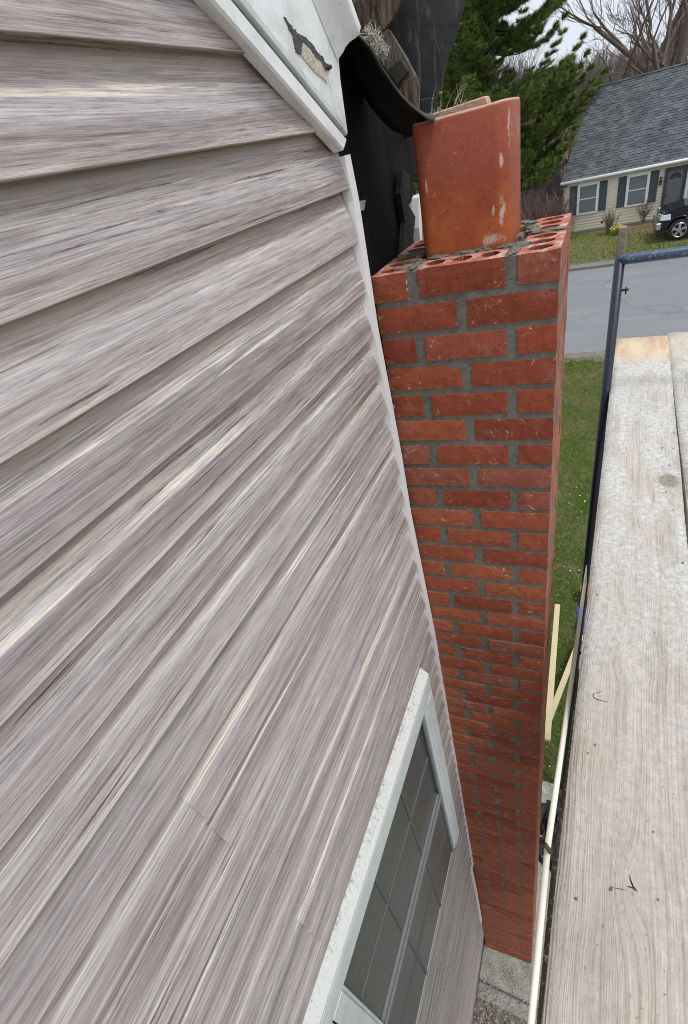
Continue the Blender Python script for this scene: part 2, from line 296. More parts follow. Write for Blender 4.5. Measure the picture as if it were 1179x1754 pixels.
plain('black_plastic', (.010, .010, .012), .25, 0, .3, 10); plain('blue_tarp', (.025, .06, .32), .5, 0, .4, 30); plain('orange_plastic', (.62, .16, .08), .5); plain('cinder', (.21, .20, .21), .95, 0, .3, 80, .5)
plain('charred', (.013, .010, .008), .95, 0, .5, 60, .6); plain('muntin_grey', (.125, .138, .148), .5, 0, .1); plain('stone', (.34, .32, .30), .95, 0, .35, 50, .4); plain('shutter', (.055, .078, .085), .6, 0, .25, 12); plain('door_dark', (.045, .055, .06), .5); plain('door_screen', (.135, .14, .15), .5, 0, .2, 30)
plain('far_white', (.76, .77, .78), .5, 0, .05); plain('curb', (.17, .165, .15), .9, 0, .3, 6); plain('mulch', (.20, .105, .075), .95, 0, .4, 14, .5); plain('black_car', (.008, .009, .012), .12, 0, .1); plain('chrome', (.62, .63, .64), .18, 1.0, .05)
plain('tyre', (.02, .02, .021), .85); plain('rim', (.52, .53, .55), .3, .9, .1); plain('lamp_glass', (.7, .72, .74), .1); plain('car_glass', (.02, .024, .028), .06); plain('dark_void', (.006, .006, .006), .9)
plain('yellow_bloom', (.72, .62, .06), .8, 0, .2, 9); plain('shoot_green', (.12, .20, .03), .8, 0, .4, 9); plain('pink_bloom', (.40, .19, .19), .8, 0, .35, 9); plain('dead_leaf', (.20, .115, .08), .9, 0, .5, 40); plain('foundation', (.27, .265, .25), .95, 0, .2, 8, .3)
for nm_, c1_, c2_ in (('board_grey', (.07, .062, .05), (.21, .185, .15)), ('rusty_board', (.035, .022, .017), (.16, .11, .085)), ('board_brown', (.05, .038, .028), (.21, .16, .115))):
    t = T(nm_); v = t.rvec(); n = t.noise(t.map(v, (130, 130, 16), rot=(0, .7, 0)), 1, 6, .75, .6); c = t.mix(t.mr(n, .36, .64), c1_, c2_)
    c = t.mix(t.mr(t.noise(v, 30, 5, .7), .58, .68), c, (.30, .28, .24)); t.bump(n, .6, .003); MAT[nm_] = t.done(c, .9, spec=.2)
# the pale window pane far away shows blinds
plain('blind_pane', (.16, .19, .195), .2, 0, .2, 5)
# ------------------------------------------------------------------ object helpers
def link(o, parent=None):
    COL.objects.link(o)
    if parent: o.parent = parent
    return o
def tag(o, label=None, cat=None, group=None, kind=None):
    for k, v in (('label', label), ('category', cat), ('group', group), ('kind', kind)):
        if v: o[k] = v
    return o
def empty(name, loc=(0, 0, 0), rz=0, **k):
    o = bpy.data.objects.new(name, None); o.location = loc; o.rotation_euler = (0, 0, rz); o.empty_display_size = .1; link(o); return tag(o, **k)
def meshobj(name, verts, faces, mat, parent=None, smooth=False, loc=None):
    me = bpy.data.meshes.new(name); me.from_pydata([tuple(v) for v in verts], [], faces); me.update()
    for m in (mat if isinstance(mat, list) else [mat]): me.materials.append(MAT[m])
    if smooth: me.polygons.foreach_set('use_smooth', [True] * len(me.polygons))
    o = bpy.data.objects.new(name, me)
    if loc: o.location = loc
    return link(o, parent)
class MB:
    def __init__(s): s.v = []; s.f = []; s.mi = []
    def add(s, v, f, mi=0):
        n = len(s.v); s.v += [tuple(a) for a in v]; s.f += [tuple(i + n for i in q) for q in f]; s.mi += [mi] * len(f); return s
    def box(s, a, b, mi=0):
        x0, y0, z0 = a; x1, y1, z1 = b
        v = [(x0, y0, z0), (x1, y0, z0), (x1, y1, z0), (x0, y1, z0), (x0, y0, z1), (x1, y0, z1), (x1, y1, z1), (x0, y1, z1)]
        return s.add(v, [(0, 3, 2, 1), (4, 5, 6, 7), (0, 1, 5, 4), (1, 2, 6, 5), (2, 3, 7, 6), (3, 0, 4, 7)], mi)
    def prism(s, poly, off, mi=0):
        n = len(poly); o = Vector(off); p = [Vector(q) for q in poly]
        return s.add(p + [q + o for q in p], [tuple(range(n)), tuple(range(2 * n - 1, n - 1, -1))] + [(i, i + n, (i + 1) % n + n, (i + 1) % n) for i in range(n)], mi)
    def tube(s, pts, r, n=10, cap=True, mi=0):
        pts = [Vector(p) for p in pts]; rs = r if isinstance(r, (list, tuple)) else [r] * len(pts); v = []; f = []
        up = Vector((0.13, 0.27, 1)).normalized()
        for i, p in enumerate(pts):
            d = (pts[min(i + 1, len(pts) - 1)] - pts[max(i - 1, 0)]).normalized()
            a = d.cross(up)
            if a.length < .15: a = d.cross(Vector((1, 0, 0)))
            a.normalize(); b = d.cross(a)
            v += [p + (a * math.cos(2 * math.pi * k / n) + b * math.sin(2 * math.pi * k / n)) * rs[i] for k in range(n)]
        for i in range(len(pts) - 1):
            f += [(i * n + k, i * n + (k + 1) % n, (i + 1) * n + (k + 1) % n, (i + 1) * n + k) for k in range(n)]
        if cap: f += [tuple(range(n - 1, -1, -1)), tuple(range((len(pts) - 1) * n, len(pts) * n))]
        return s.add(v, f, mi)
    def build(s, name, mat, parent=None, smooth=False, loc=None, bevel=0, weld=False):
        o = meshobj(name, s.v, s.f, mat, parent, smooth, loc); me = o.data
        if any(s.mi): me.polygons.foreach_set('material_index', s.mi)
        bm = bmesh.new(); bm.from_mesh(me); bmesh.ops.recalc_face_normals(bm, faces=bm.faces)
        if bevel: bmesh.ops.bevel(bm, geom=list(bm.edges), offset=bevel, segments=1, affect='EDGES', profile=.5)
        bm.to_mesh(me); bm.free()
        return o
def recopy(o, loc=None, rz=None, sc=None, parent=None):
    c = o.copy(); link(c, parent)
    if loc is not None: c.location = loc
    if rz is not None: c.rotation_euler = (0, 0, rz)
    if sc is not None: c.scale = sc if isinstance(sc, tuple) else (sc,) * 3
    for ch in o.children: recopy(ch, parent=c)
    return c
def box(name, a, b, mat, parent=None, bevel=0): return MB().box(a, b).build(name, mat, parent, bevel=bevel)
def plate(name, px, ax, val, thick, mat, parent=None, bevel=0):
    """a flat board whose outline is given by pixels on the plane axis ax = val, with real thickness"""
    o = [0, 0, 0]; o[ax] = thick
    return MB().prism([hit(u, v, ax, val) for u, v in px], o).build(name, mat, parent, bevel=bevel)

# ================================================================== GROUND
ZG = -5.5
def sheet(name, x0, x1, y0, y1, z, mat, kind='structure', nx=1, ny=1, amp=0, **k):
    v = []; f = []
    for j in range(ny + 1):
        for i in range(nx + 1):
            x = x0 + (x1 - x0) * i / nx; y = y0 + (y1 - y0) * j / ny
            v.append((x, y, z + (amp * noise.noise(Vector((x * 1.3, y * 1.3, 0))) if amp else 0)))
    for j in range(ny):
        for i in range(nx):
            a = j * (nx + 1) + i; f.append((a, a + 1, a + nx + 2, a + nx + 1))
    o = meshobj(name, v, f, mat, smooth=bool(amp)); return tag(o, kind=kind, **k)
sheet('ground', -600, 600, -300, 900, ZG - .02, 'hill')
sheet('lawn', -40, 40, -4, 13.1, ZG, 'lawn', nx=1, ny=1)
sheet('road', -80, 80, 13.1, 22.0, ZG - .004 + .01, 'road')
sheet('lawn_across_the_road', -40, 45, 22.6, 60, ZG + .10, 'lawn_far')
box('kerb', (-80, 22.0, ZG - .1), (80, 22.6, ZG + .098), 'curb'); tag(bpy.data.objects['kerb'], kind='structure')
sheet('verge', -40, 40, 12.7, 13.1, ZG + .012, 'dirt')
sheet('soil_bed', -.60, .60, -3.5, 1.3, ZG + .006, 'dirt')
sheet('mulch_path', 1.2, 6.5, 26.9, 28.55, ZG + .11, 'mulch')
# ragged gritty edges between turf and asphalt
def edge_strip(name, yc, w0, w1, z, mat, seed):
    v = []; f = []; n = 400
    for i in range(n + 1):
        x = -12 + 26 * i / n; v += [(x, yc - w0 * (1 + .8 * noise.noise(Vector((x * 1.7, seed, 0))) + .5 * noise.noise(Vector((x * 7, seed, 3)))), z), (x, yc + w1 * (1 + .8 * noise.noise(Vector((x * 1.3, seed + 9, 0))) + .5 * noise.noise(Vector((x * 6, seed, 8)))), z)]
    for i in range(n): f.append((2 * i, 2 * i + 2, 2 * i + 3, 2 * i + 1))
    tag(meshobj(name, v, f, mat), kind='structure')
edge_strip('gritty_edge', 13.05, .35, .22, ZG + .016, 'dirt', 1)
edge_strip('far_verge', 22.75, .14, .35, ZG + .108, 'dirt', 5)
# hill
v = []; f = []; nx, ny = 60, 24
for j in range(ny + 1):
    for i in range(nx + 1):
        x = -160 + 320 * i / nx; y = 46 + 110 * j / ny
        h = 8.5 * (1 - math.exp(-(y - 46) / 60)) + 1.2 * noise.noise(Vector((x * .03, y * .03, 1)))
        v.append((x, y, ZG - .6 + h + .02 * max(0, -x)))
for j in range(ny):
    for i in range(nx):
        a = j * (nx + 1) + i; f.append((a, a + 1, a + nx + 2, a + nx + 1))
tag(meshobj('hill', v, f, 'hill', smooth=True), kind='structure')
# concrete footing under the chimney
tag(MB().box((-.385, -.235, ZG - .2), (.10, 1.5, -5.425)).build('concrete_footing', 'concrete', bevel=.01), kind='structure')
tag(MB().box((-.385, -.34, ZG - .2), (.14, -.24, -5.47)).build('footing_step', 'concrete', bevel=.01), kind='structure')

# ================================================================== HOUSE WITH THE SIDING
XW = -.352; E = .0876; Z0 = .3225; YE = -.045
house = empty('house', (-.39, -1, ZG), label='grey wood-grain vinyl sided gable house wall with white window', cat='house')
def hc(o): o.parent = house; o.matrix_parent_inverse = Matrix.Translation((.39, 1, -ZG)); return o
XT = -.3490
tp = []
for (u, v_) in [(599, 264), (614, 340), (629, 440), (647, 560), (668, 672), (688, 782), (704, 880), (726, 990), (748, 1100), (773, 1240), (791, 1345), (805, 1435), (811, 1478)]: tp.append(hit(u + 1, v_, 0, XT) - Vector((0, .0135, 0)))
def ytrim(z):
    for a, b in zip(tp, tp[1:]):
        if b[2] <= z <= a[2]: return a[1] + (b[1] - a[1]) * (z - a[2]) / (b[2] - a[2])
    return tp[0][1] if z > tp[0][2] else tp[-1][1]
PROF = [(.0065, .0110), (.0085, .0020), (.0112, -.0010), (.0150, -.0012), (.0163, .0006), (.0164, .0035), (.0158, .0100), (.0142, .020), (.0112, .034), (.0078, .048), (.0044, .060), (.0016, .070), (.0004, .078), (.0, .086), (.0, E + .010)]
def panel(zb, y0, y1, name='siding_panel', du=0, loc=0):
    v = []; f = []; n = max(2, int((y1 - y0) / .35)); ys = [y0 + (y1 - y0) * i / n for i in range(n + 1)]
    for lap in range(2):
        base = len(v); L = PROF if lap == 1 else PROF[:-1]
        L = PROF
        for y in ys:
            wv = .0004 * noise.noise(Vector((0, y * 1.4, zb * 9 + lap)))
            for u, z in L[:5] + L[4:]: v.append((XW - .0150 + .92 * u + du + wv, y, z + lap * E + .0003 * noise.noise(Vector((3, y * 1.1, zb * 5 + lap)))))
        m = len(L) + 1
        for j in range(n):
            for k in range(m - 1):
                if k == 4: continue
                a = base + j * m + k; f.append((a, a + m, a + m + 1, a + 1))
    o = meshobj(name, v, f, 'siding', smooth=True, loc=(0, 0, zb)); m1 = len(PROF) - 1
    return hc(o)
def zl(j): return Z0 - E * j
WY0, WY1, WZ0, WZ1 = -.985, -.178, -2.50, -1.135     # window opening of the casing
k = -18
while zl(2 * k + 2) > -4.95:
    zb = zl(2 * k + 2); zt = zl(2 * k)
    y_hi = ytrim(min(zb, .2)) - .012
    if zb > 3.2: k += 1; continue
    if zb > .2: y_hi = min(y_hi, -(zb - .2) / .56 + .08)
    if k == 4 or k == 7:
        panel(zb, -5.5, -.894, du=.0); panel(zb, -.898, y_hi, du=.0014)
    elif zt < WZ1 + .03 and zb > WZ0 - .03:
        panel(zb, -5.5, -2.1); panel(zb, WY1 - .02, y_hi)
    else: panel(zb, -5.5, y_hi)
    k += 1
hc(MB().prism([(-.42, -5.5, -4.9), (-.42, -.03, -4.9), (-.42, -.03, .36), (-.42, -5.5, 3.41)], (.0515, 0, 0)).build('wall_sheathing', 'tar_paper'))
hc(box('foundation_wall', (-.55, -5.5, ZG - .2), (-.387, .47, -4.86), 'foundation'))
hc(box('starter_strip', (-.386, -5.5, -4.915), (-.358, YE, -4.885), 'grey_white'))
# house body behind
hc(MB().prism([(-7.4, -5.5, -4.9), (-7.4, .44, -4.9), (-7.4, .44, .12), (-7.4, -.03, .36), (-7.4, -5.5, 3.41)], (6.975, 0, 0)).build('house_body', 'tar_paper'))
# roof of this house: rises away from the torn corner, above the picture
RS = .558
rb_ = MB(); nrow = 40
for i in range(nrow):
    ya, yb = -.10 - 5.4 * i / nrow, -.10 - 5.4 * (i + 1.08) / nrow
    for q in range(22):
        xa, xb_ = -7.4 + (q + (.5 if i % 2 else 0)) * .32, -7.4 + (q + (.5 if i % 2 else 0)) * .32 + .312
        xb_ = min(xb_, -.335)
        if xa >= -.34: continue
        rb_.add([(xa, ya, .475 - RS * (ya + .1) + .012), (xb_, ya, .475 - RS * (ya + .1) + .012), (xb_, yb, .475 - RS * (yb + .1) + .002), (xa, yb, .475 - RS * (yb + .1) + .002), (xa, ya, .475 - RS * (ya + .1)), (xb_, ya, .475 - RS * (ya + .1))], [(0, 1, 2, 3), (0, 4, 5, 1)])
o = hc(rb_.build('roof_shingles', 'roof')); o['kind'] = 'stuff'
hc(MB().prism([(-7.4, -.10, .425), (-7.4, -5.5, .425 + RS * 5.4), (-7.4, -5.5, .474 + RS * 5.4), (-7.4, -.10, .474)], (7.06, 0, 0)).build('roof_deck', 'board_brown'))
# torn tar-papered wall where the old chimney stood
XB = -.388
jag = [(590, 60), (700, -60), (733, 150), (722, 300), (703, 303), (714, 330), (700, 352), (712, 395), (721, 420), (700, 440), (712, 470), (700, 520), (640, 620), (600, 500)]
P = [hit(u, v_, 0, XB) for u, v_ in jag]; P = [(XB, -.06, .44), (XB, .46, .50)] + [tuple(q) for q in P[3:11]] + [(XB, .40, -.3), (XB, .44, -4.9), (XB, -.06, -4.9)]
hc(MB().prism(P, (-.012, 0, 0)).build('tar_paper_wall', 'tar_paper'))
hc(plate('torn_strip', [(613, 345), (627, 342), (624, 360), (615, 361)], 0, XB + .012, -.003, 'stone'))
hc(plate('splintered_board', [(690, 290), (702, 300), (700, 350), (712, 372), (706, 428), (690, 440), (694, 380), (686, 330)], 0, XB + .02, -.012, 'charred'))
hc(plate('corner_post', [(717, 338), (720, 332), (724, 412), (721, 420), (718, 390)], 0, -.37, -.02, 'far_white'))
# rake trim (sloping white boards)
def ext(a, b, t): return (a[0] + (b[0] - a[0]) * t, a[1] + (b[1] - a[1]) * t)
XF = -.338
lo0, lo1 = (365, 0), (590, 259); hi0, hi1 = (396, 0), (596, 238)
def rake(name, near, y_far, x, th, mat, bevel):
    """near: pixels of the lower corner first and the upper corner last; both long edges run on up the rake"""
    P_ = [hit(u, v_, 0, x) for u, v_ in near]; a, b = P_[0], P_[-1]; sl = .558
    P_ += [Vector((x, y_far, b.z - sl * (y_far - b.y))), Vector((x, y_far, a.z - sl * (y_far - a.y)))]
    hc(MB().prism(P_, (th, 0, 0)).build(name, mat, bevel=bevel))
rake('rake_moulding', [lo1, hi1], -5.5, XF, -.022, 'white_trim', .003)
rake('rake_board', [(597, 232), (584, 136), (581, 98), (545, 0)], -5.5, XF - .005, -.03, 'white_trim', .002)
rake('rake_bead', [(590, 222), (592, 213)], -5.5, XF + .001, -.008, 'grey_white', .001)
# crown along the roof edge: a curved profile swept up the rake
def sweep(name, a, b, prof, mat):
    a = Vector(a); b = Vector(b); d = (b - a).normalized(); nrm = d.cross(Vector((1, 0, 0))).normalized()
    if nrm.z < 0: nrm = -nrm
    m = len(prof); v = []; 
    for p in (a, b): v += [p + Vector((x, 0, 0)) + nrm * h for x, h in prof]
    return hc(meshobj(name, v, [(k, k + 1, m + k + 1, m + k) for k in range(m - 1)], mat, smooth=True))
ca = hit(583, 99, 0, XF); cb = hit(543, 0, 0, XF); cdv = (cb - ca); cb = ca + cdv * 1.3
sweep('crown_moulding', ca, cb, [(-.004, -.004), (.000, .004), (.004, .010), (.006, .018), (.012, .026), (.022, .030), (.028, .034), (.028, .05), (0, .052)], 'white_trim')
hc(plate('crown_return', [(581, 98), (591, 84), (584, 36), (577, 0), (540, -60), (520, -60), (545, 0)], 0, XF - .006, -.02, 'grey_white'))
def ragged(name, px, xx, m, seed, amp=1.4, n=5):
    r_ = random.Random(seed); out = []
    for (a, b), (c, d) in zip(px, px[1:] + px[:1]):
        for q in range(n): out.append((a + (c - a) * q / n + r_.uniform(-amp, amp), b + (d - b) * q / n + r_.uniform(-amp, amp)))
    hc(plate(name, out, 0, xx, -.0015, m))
ragged('peeled_patch', [(488, 28), (497, 42), (509, 54), (508, 62), (519, 72), (516, 82), (517, 94), (509, 90), (505, 78), (503, 62), (497, 50)], XF - .0035, 'peeled_dark', 1)
ragged('peeled_patch', [(509, 56), (524, 64), (538, 78), (546, 92), (541, 98), (533, 84), (520, 72), (511, 66)], XF - .0033, 'peeled_dark', 2, 1.0)
ragged('peeled_patch', [(543, 88), (553, 97), (558, 108), (566, 112), (564, 121), (556, 117), (549, 104), (542, 98)], XF - .0031, 'peeled_dark', 3, 1.0)
ragged('peeled_core', [(519, 72), (532, 84), (542, 99), (551, 106), (556, 118), (559, 132), (561, 142), (553, 133), (540, 122), (528, 108), (518, 96)], XF - .0036, 'peeled', 4, 1.2)
hc(MB().tube([hit(560, 117, 0, XF - .003), hit(560, 117, 0, XF - .003) + Vector((.008, 0, 0))], .003, 8).build('nail', 'rust'))
# vertical J trim
def strip(name, pts, w, th, mat):
    v = []; f = []
    for p in pts: v += [(p[0], p[1] - w / 2, p[2]), (p[0], p[1] + w / 2, p[2]), (p[0] - th, p[1] + w / 2, p[2]), (p[0] - th, p[1] - w / 2, p[2])]
    for i in range(len(pts) - 1):
        for k in range(4): f.append((i * 4 + k, i * 4 + (k + 1) % 4, i * 4 + 4 + (k + 1) % 4, i * 4 + 4 + k))
    f += [(0, 3, 2, 1), tuple(len(v) - 4 + k for k in range(4))]
    o = MB().add(v, f).build(name, mat); return hc(o)
strip('edge_trim', tp, .027, .03, 'bright_trim')
tq = [hit(u + 1, v_, 0, XT + .001) - Vector((0, .012, 0)) for u, v_ in [(808, 1484), (814, 1512), (820, 1545), (825, 1576)]]
strip('edge_trim', tq, .024, .02, 'bright_trim')
# ------------------------------------------------------------------ window
win = bpy.data.objects.new('window', None); link(win); win.location = (0, 0, 0); hc(win)
def wc(o): o.parent = win; return o
XC = -.328
# head casing with sloped mortar-specked ledge
wc(MB().add([(XW - .012, y, z) if 0 else q for y in (0,) for q in
    [(XW - .014, -2.1, -1.135), (XC, -2.1, -1.172), (XC, -2.1, -1.18), (XW - .014, -2.1, -1.18), (XW - .014, WY1, -1.135), (XC, WY1, -1.172), (XC, WY1, -1.18), (XW - .014, WY1, -1.18)] for z in (0,)],
    [(0, 1, 5, 4), (1, 2, 6, 5), (2, 3, 7, 6), (0, 4, 7, 3), (0, 3, 2, 1), (4, 5, 6, 7)]).build('head_ledge', 'speckle'))
def wbox(name, y0, y1, z0, z1, x0, x1, mat='window_frame', bevel=.002): return wc(box(name, (x0, y0, z0), (x1, y1, z1), mat, bevel=bevel))
wbox('head_casing', -2.1, WY1, -1.262, -1.181, -.372, XC)
wbox('jamb_casing', -.232, WY1, WZ0 + .04, -1.263, -.372, XC)
wbox('jamb_liner', -.243, -.2325, WZ0 + .02, -1.264, -.372, XC - .008)
wbox('jamb_casing', -.985, -.936, WZ0, -1.263, -.372, XC)
wbox('jamb_liner', -.9355, -.925, WZ0 + .02, -1.264, -.372, XC - .009)
wbox('mullion_board', -1.22, -.989, WZ0, -1.263, -.372, XC - .006)
wbox('sill', -1.22, WY1 - .03, WZ0 - .012, WZ0, -.372, XW + .003, 'window_frame')
xg = -.352
wc(box('pane', (xg - .012, -.925, -1.9), (xg - .006, -.243, -1.264), 'glass'))
wc(box('pane', (xg - .004, -.925, WZ0), (xg + .002, -.243, -1.9), 'glass'))
wbox('upper_sash', -.925, -.243, -1.905, -1.885, xg - .006, xg + .004, 'cinder'); wbox('lower_sash', -.925, -.243, -1.935, -1.908, xg + .0025, xg + .010, 'cinder')
wbox('sash_stile', -.258, -.2435, WZ0, -1.264, xg + .0025, xg + .008, 'cinder', .001)
for y in (-.70, -.47): wbox('muntin', y - .006, y + .006, -1.88, -1.27, xg - .0055, xg - .003, 'muntin_grey', 0); wbox('muntin', y - .006, y + .006, WZ0, -1.94, xg + .0022, xg + .0045, 'muntin_grey', 0)
for z in (-1.58,): wbox('muntin', -.92, -.26, z - .007, z + .007, xg - .0055, xg - .0025, 'muntin_grey', 0)
for z in (-2.2,): wbox('muntin', -.92, -.26, z - .007, z + .007, xg + .0022, xg + .005, 'muntin_grey', 0)
for y in (-1.6,):
    wc(box('pane', (xg - .004, -2.05, WZ0), (xg + .002, -1.225, -1.264), 'glass'))

# ================================================================== CHIMNEY
SH = .055
def shear(a, b, z): return (-a, b - SH * a, z)
chim = empty('chimney', (-.18, .15, -5.42), label='half-built red brick chimney rising beside the grey siding', cat='chimney')
def cc(o): o.parent = chim; o.matrix_parent_inverse = Matrix.Translation((.18, -.15, 5.42)); return o
HR = .0677; BH = .0555; A1 = .0749; L1 = .1707; JW = .0196; WT = .361; DT = .335; LS = .158
def brick_mesh(name, da, db, seed, holes=None):
    r = random.Random(seed); bm = bmesh.new()
    na = max(1, round(da / .022)); nb = max(1, round(db / .022)); nz = 3
    # grid-box surface: jittered edges
    V = {}
    def vert(i, j, k):
        if (i, j, k) in V: return V[(i, j, k)]
        a = da * i / na; b = db * j / nb; z = BH * k / nz
        ej = sum((i in (0, na), j in (0, nb), k in (0, nz)))
        q = .0006 if ej >= 2 else .0002
        if ej >= 2:
            ca_, cb_, cz_ = da / 2, db / 2, BH / 2
            s = .0010 + (.0014 * r.random() if r.random() < .10 else 0)
            if i in (0, na): a += (s if i == 0 else -s)
            if j in (0, nb): b += (s if j == 0 else -s)
            if k in (0, nz): z += (s if k == 0 else -s)
        a += r.uniform(-q, q); b += r.uniform(-q, q); z += r.uniform(-q, q)
        V[(i, j, k)] = bm.verts.new(shear(a, b, z)); return V[(i, j, k)]
    def q4(*c): 
        f = bm.faces.new([vert(*x) for x in c]); return f
    for i in range(na):
        for k in range(nz): q4((i, 0, k), (i + 1, 0, k), (i + 1, 0, k + 1), (i, 0, k + 1)); q4((i, nb, k), (i, nb, k + 1), (i + 1, nb, k + 1), (i + 1, nb, k))
    for j in range(nb):
        for k in range(nz):
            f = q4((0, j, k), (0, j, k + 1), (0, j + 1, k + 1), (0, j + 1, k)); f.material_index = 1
            q4((na, j, k), (na, j + 1, k), (na, j + 1, k + 1), (na, j, k + 1))
    for i in range(na):
        for j in range(nb): q4((i, j, 0), (i, j + 1, 0), (i + 1, j + 1, 0), (i + 1, j, 0))
    if not holes:
        for i in range(na):
            for j in range(nb): q4((i, j, nz), (i + 1, j, nz), (i + 1, j + 1, nz), (i, j + 1, nz))
    else:
        ring = [vert(i, 0, nz) for i in range(na)] + [vert(na, j, nz) for j in range(nb)] + [vert(i, nb, nz) for i in range(na, 0, -1)] + [vert(0, j, nz) for j in range(nb, 0, -1)]
        edges = [bm.edges.get((ring[i], ring[(i + 1) % len(ring)])) for i in range(len(ring))]
        for (ha, hb, ra, rb) in holes:
            top = []; bot = []
            for s in range(18):
                an = 2 * math.pi * s / 18; w = 1 + r.uniform(-.05, .05)
                p = (ha + ra * w * math.cos(an), hb + rb * w * math.sin(an))
                top.append(bm.verts.new(shear(p[0], p[1], BH - .0003))); bot.append(bm.verts.new(shear(p[0], p[1], BH - .045)))
            for s in range(18):
                edges.append(bm.edges.new((top[s], top[(s + 1) % 18])))
                f = bm.faces.new((top[s], bot[s], bot[(s + 1) % 18], top[(s + 1) % 18])); f.material_index = 0
            f = bm.faces.new(bot); f.material_index = 0
        res = bmesh.ops.triangle_fill(bm, edges=edges, use_beauty=True)
        for f in res['geom']:
            if isinstance(f, bmesh.types.BMFace): f.material_index = 2
    bmesh.ops.recalc_face_normals(bm, faces=bm.faces)
    me = bpy.data.meshes.new(name); bm.to_mesh(me); bm.free()
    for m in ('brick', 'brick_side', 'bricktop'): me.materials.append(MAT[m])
    return me
TYPES = {'corner': (A1, LS), 'lcorner': (WT - .2848, LS), 'mid': (L1 - .0005, A1), 'stretch': (L1, A1), 'smid': (A1, .146)}
MESH = {t_: [brick_mesh('brick', *d, seed=hash_ * 13 + i) for i in range(6)] for hash_, (t_, d) in enumerate(TYPES.items())}
def place(t_, a, b, zb, i, me=None):
    o = bpy.data.objects.new('brick', me or MESH[t_][i % 6]); x, y, _ = shear(a, b, 0)
    o.location = (x + random.uniform(-.0011, .0011), y + random.uniform(-.0015, .0009), zb + random.uniform(-.0013, .0013)); o.rotation_euler = (random.uniform(-.006, .006), random.uniform(-.006, .006), 0)
    link(o); return cc(o)
NR = 80
rest = MB()
def rest_box(a0, a1, b0, b1, z):
    rest.add([shear(a, b, zz) for zz in (z, z + BH) for a, b in ((a0, b0), (a1, b0), (a1, b1), (a0, b1))], [(0, 1, 2, 3), (4, 7, 6, 5), (0, 4, 5, 1), (1, 5, 6, 2), (2, 6, 7, 3), (3, 7, 4, 0)])
def holes3(da, db, along='a'):
    if along == 'a': return [(da * q, db / 2, .0185, .0195) for q in (.19, .5, .81)]
    return [(da / 2, db * q, .0225, .0165) for q in (.19, .5, .81)]
for kk in range(1, NR + 1):
    z = -HR * kk; i = random.randrange(6)
    if kk == 1:
        for (t_, a, b, al) in (('corner', 0, 0, 'b'), ('corner', 0, LS + .019, 'b'), ('mid', .0945, 0, 'a'), ('lcorner', .2848, 0, 'b'), ('lcorner', .2848, LS + .019, 'b'), ('mid', .0945, DT - A1, 'a')):
            d = TYPES[t_]; place(t_, a, b, z, 0, brick_mesh('brick', d[0], d[1], 500 + int(a * 100 + b * 1000), holes3(*d, al)))
    elif kk % 2:
        place('corner', 0, 0, z, i); place('mid', .0945, 0, z, i + 1); place('lcorner', .2848, 0, z, i + 2); place('corner', 0, LS + .019, z, i + 3)
        rest_box(.0945, .2652, DT - A1, DT, z); rest_box(.2848, WT, LS + .019, DT, z)
    else:
        place('stretch', 0, 0, z, i); place('stretch', L1 + JW, 0, z, i + 1); place('smid', 0, .0945, z, i + 2)
        rest_box(0, L1, DT - A1, DT, z); rest_box(L1 + JW, WT, DT - A1, DT, z); rest_box(WT - A1, WT, .0945, .2405, z)
o = cc(rest.build('hidden_bricks', 'brick')); o['kind'] = 'stuff'
# mortar shell: slightly recessed; outer surface cut into bands so that joints look hand struck
bm = MB(); ins = .0024; zt = -HR + BH * .2; zb = -5.42; ti = .068; io = .0012
def sbox(a0, a1, b0, b1, z0, z1): bm.add([shear(a, b, zz) for zz in (z0, z1) for a, b in ((a0, b0), (a1, b0), (a1, b1), (a0, b1))], [(0, 1, 2, 3), (4, 7, 6, 5), (0, 4, 5, 1), (1, 5, 6, 2), (2, 6, 7, 3), (3, 7, 4, 0)])
sbox(io, WT - ins, ins, ti, zb, zt); sbox(io, WT - ins, DT - ti, DT - ins, zb, zt); sbox(io, ti, ti + .0005, DT - ti - .0005, zb, zt); sbox(WT - ti, WT - ins, ti + .0005, DT - ti - .0005, zb, zt)
# upright joints of the top course
zz1 = -HR + BH - .0035
sbox(A1 - .004, .0985, ins, .07, zt + .0005, zz1); sbox(.261, .289, ins, .07, zt + .0005, zz1); sbox(io, .07, LS - .004, LS + .023, zt + .0005, zz1)
sbox(A1 + .0006, .0939, DT - .07, DT - ins, zt + .0005, zz1); sbox(.2658, .2842, DT - .07, DT - ins, zt + .0005, zz1); sbox(WT - .07, WT - ins, LS + .0006, LS + .0184, zt + .0005, zz1)
cc(bm.build('mortar', 'mortar'))
def dab(name, x, y, z, rx, ry, rz_, mat='mortar', seed=0, par=cc, sub=3, amp=.35):
    b_ = bmesh.new(); bmesh.ops.create_icosphere(b_, subdivisions=sub, radius=1)
    for v in b_.verts:
        n_ = 1 + amp * 1.3 * noise.noise(v.co * 2.3 + Vector((seed * 3.7, 0, 0))) + amp * .9 * noise.noise(v.co * 7 + Vector((seed, 4, 0)))
        v.co = Vector((v.co.x * rx * n_, v.co.y * ry * n_, v.co.z * rz_ * n_))
    me = bpy.data.meshes.new(name); b_.to_mesh(me); b_.free(); me.materials.append(MAT[mat]); o = bpy.data.objects.new(name, me); o.location = (x, y, z); link(o)
    return par(o) if par else o
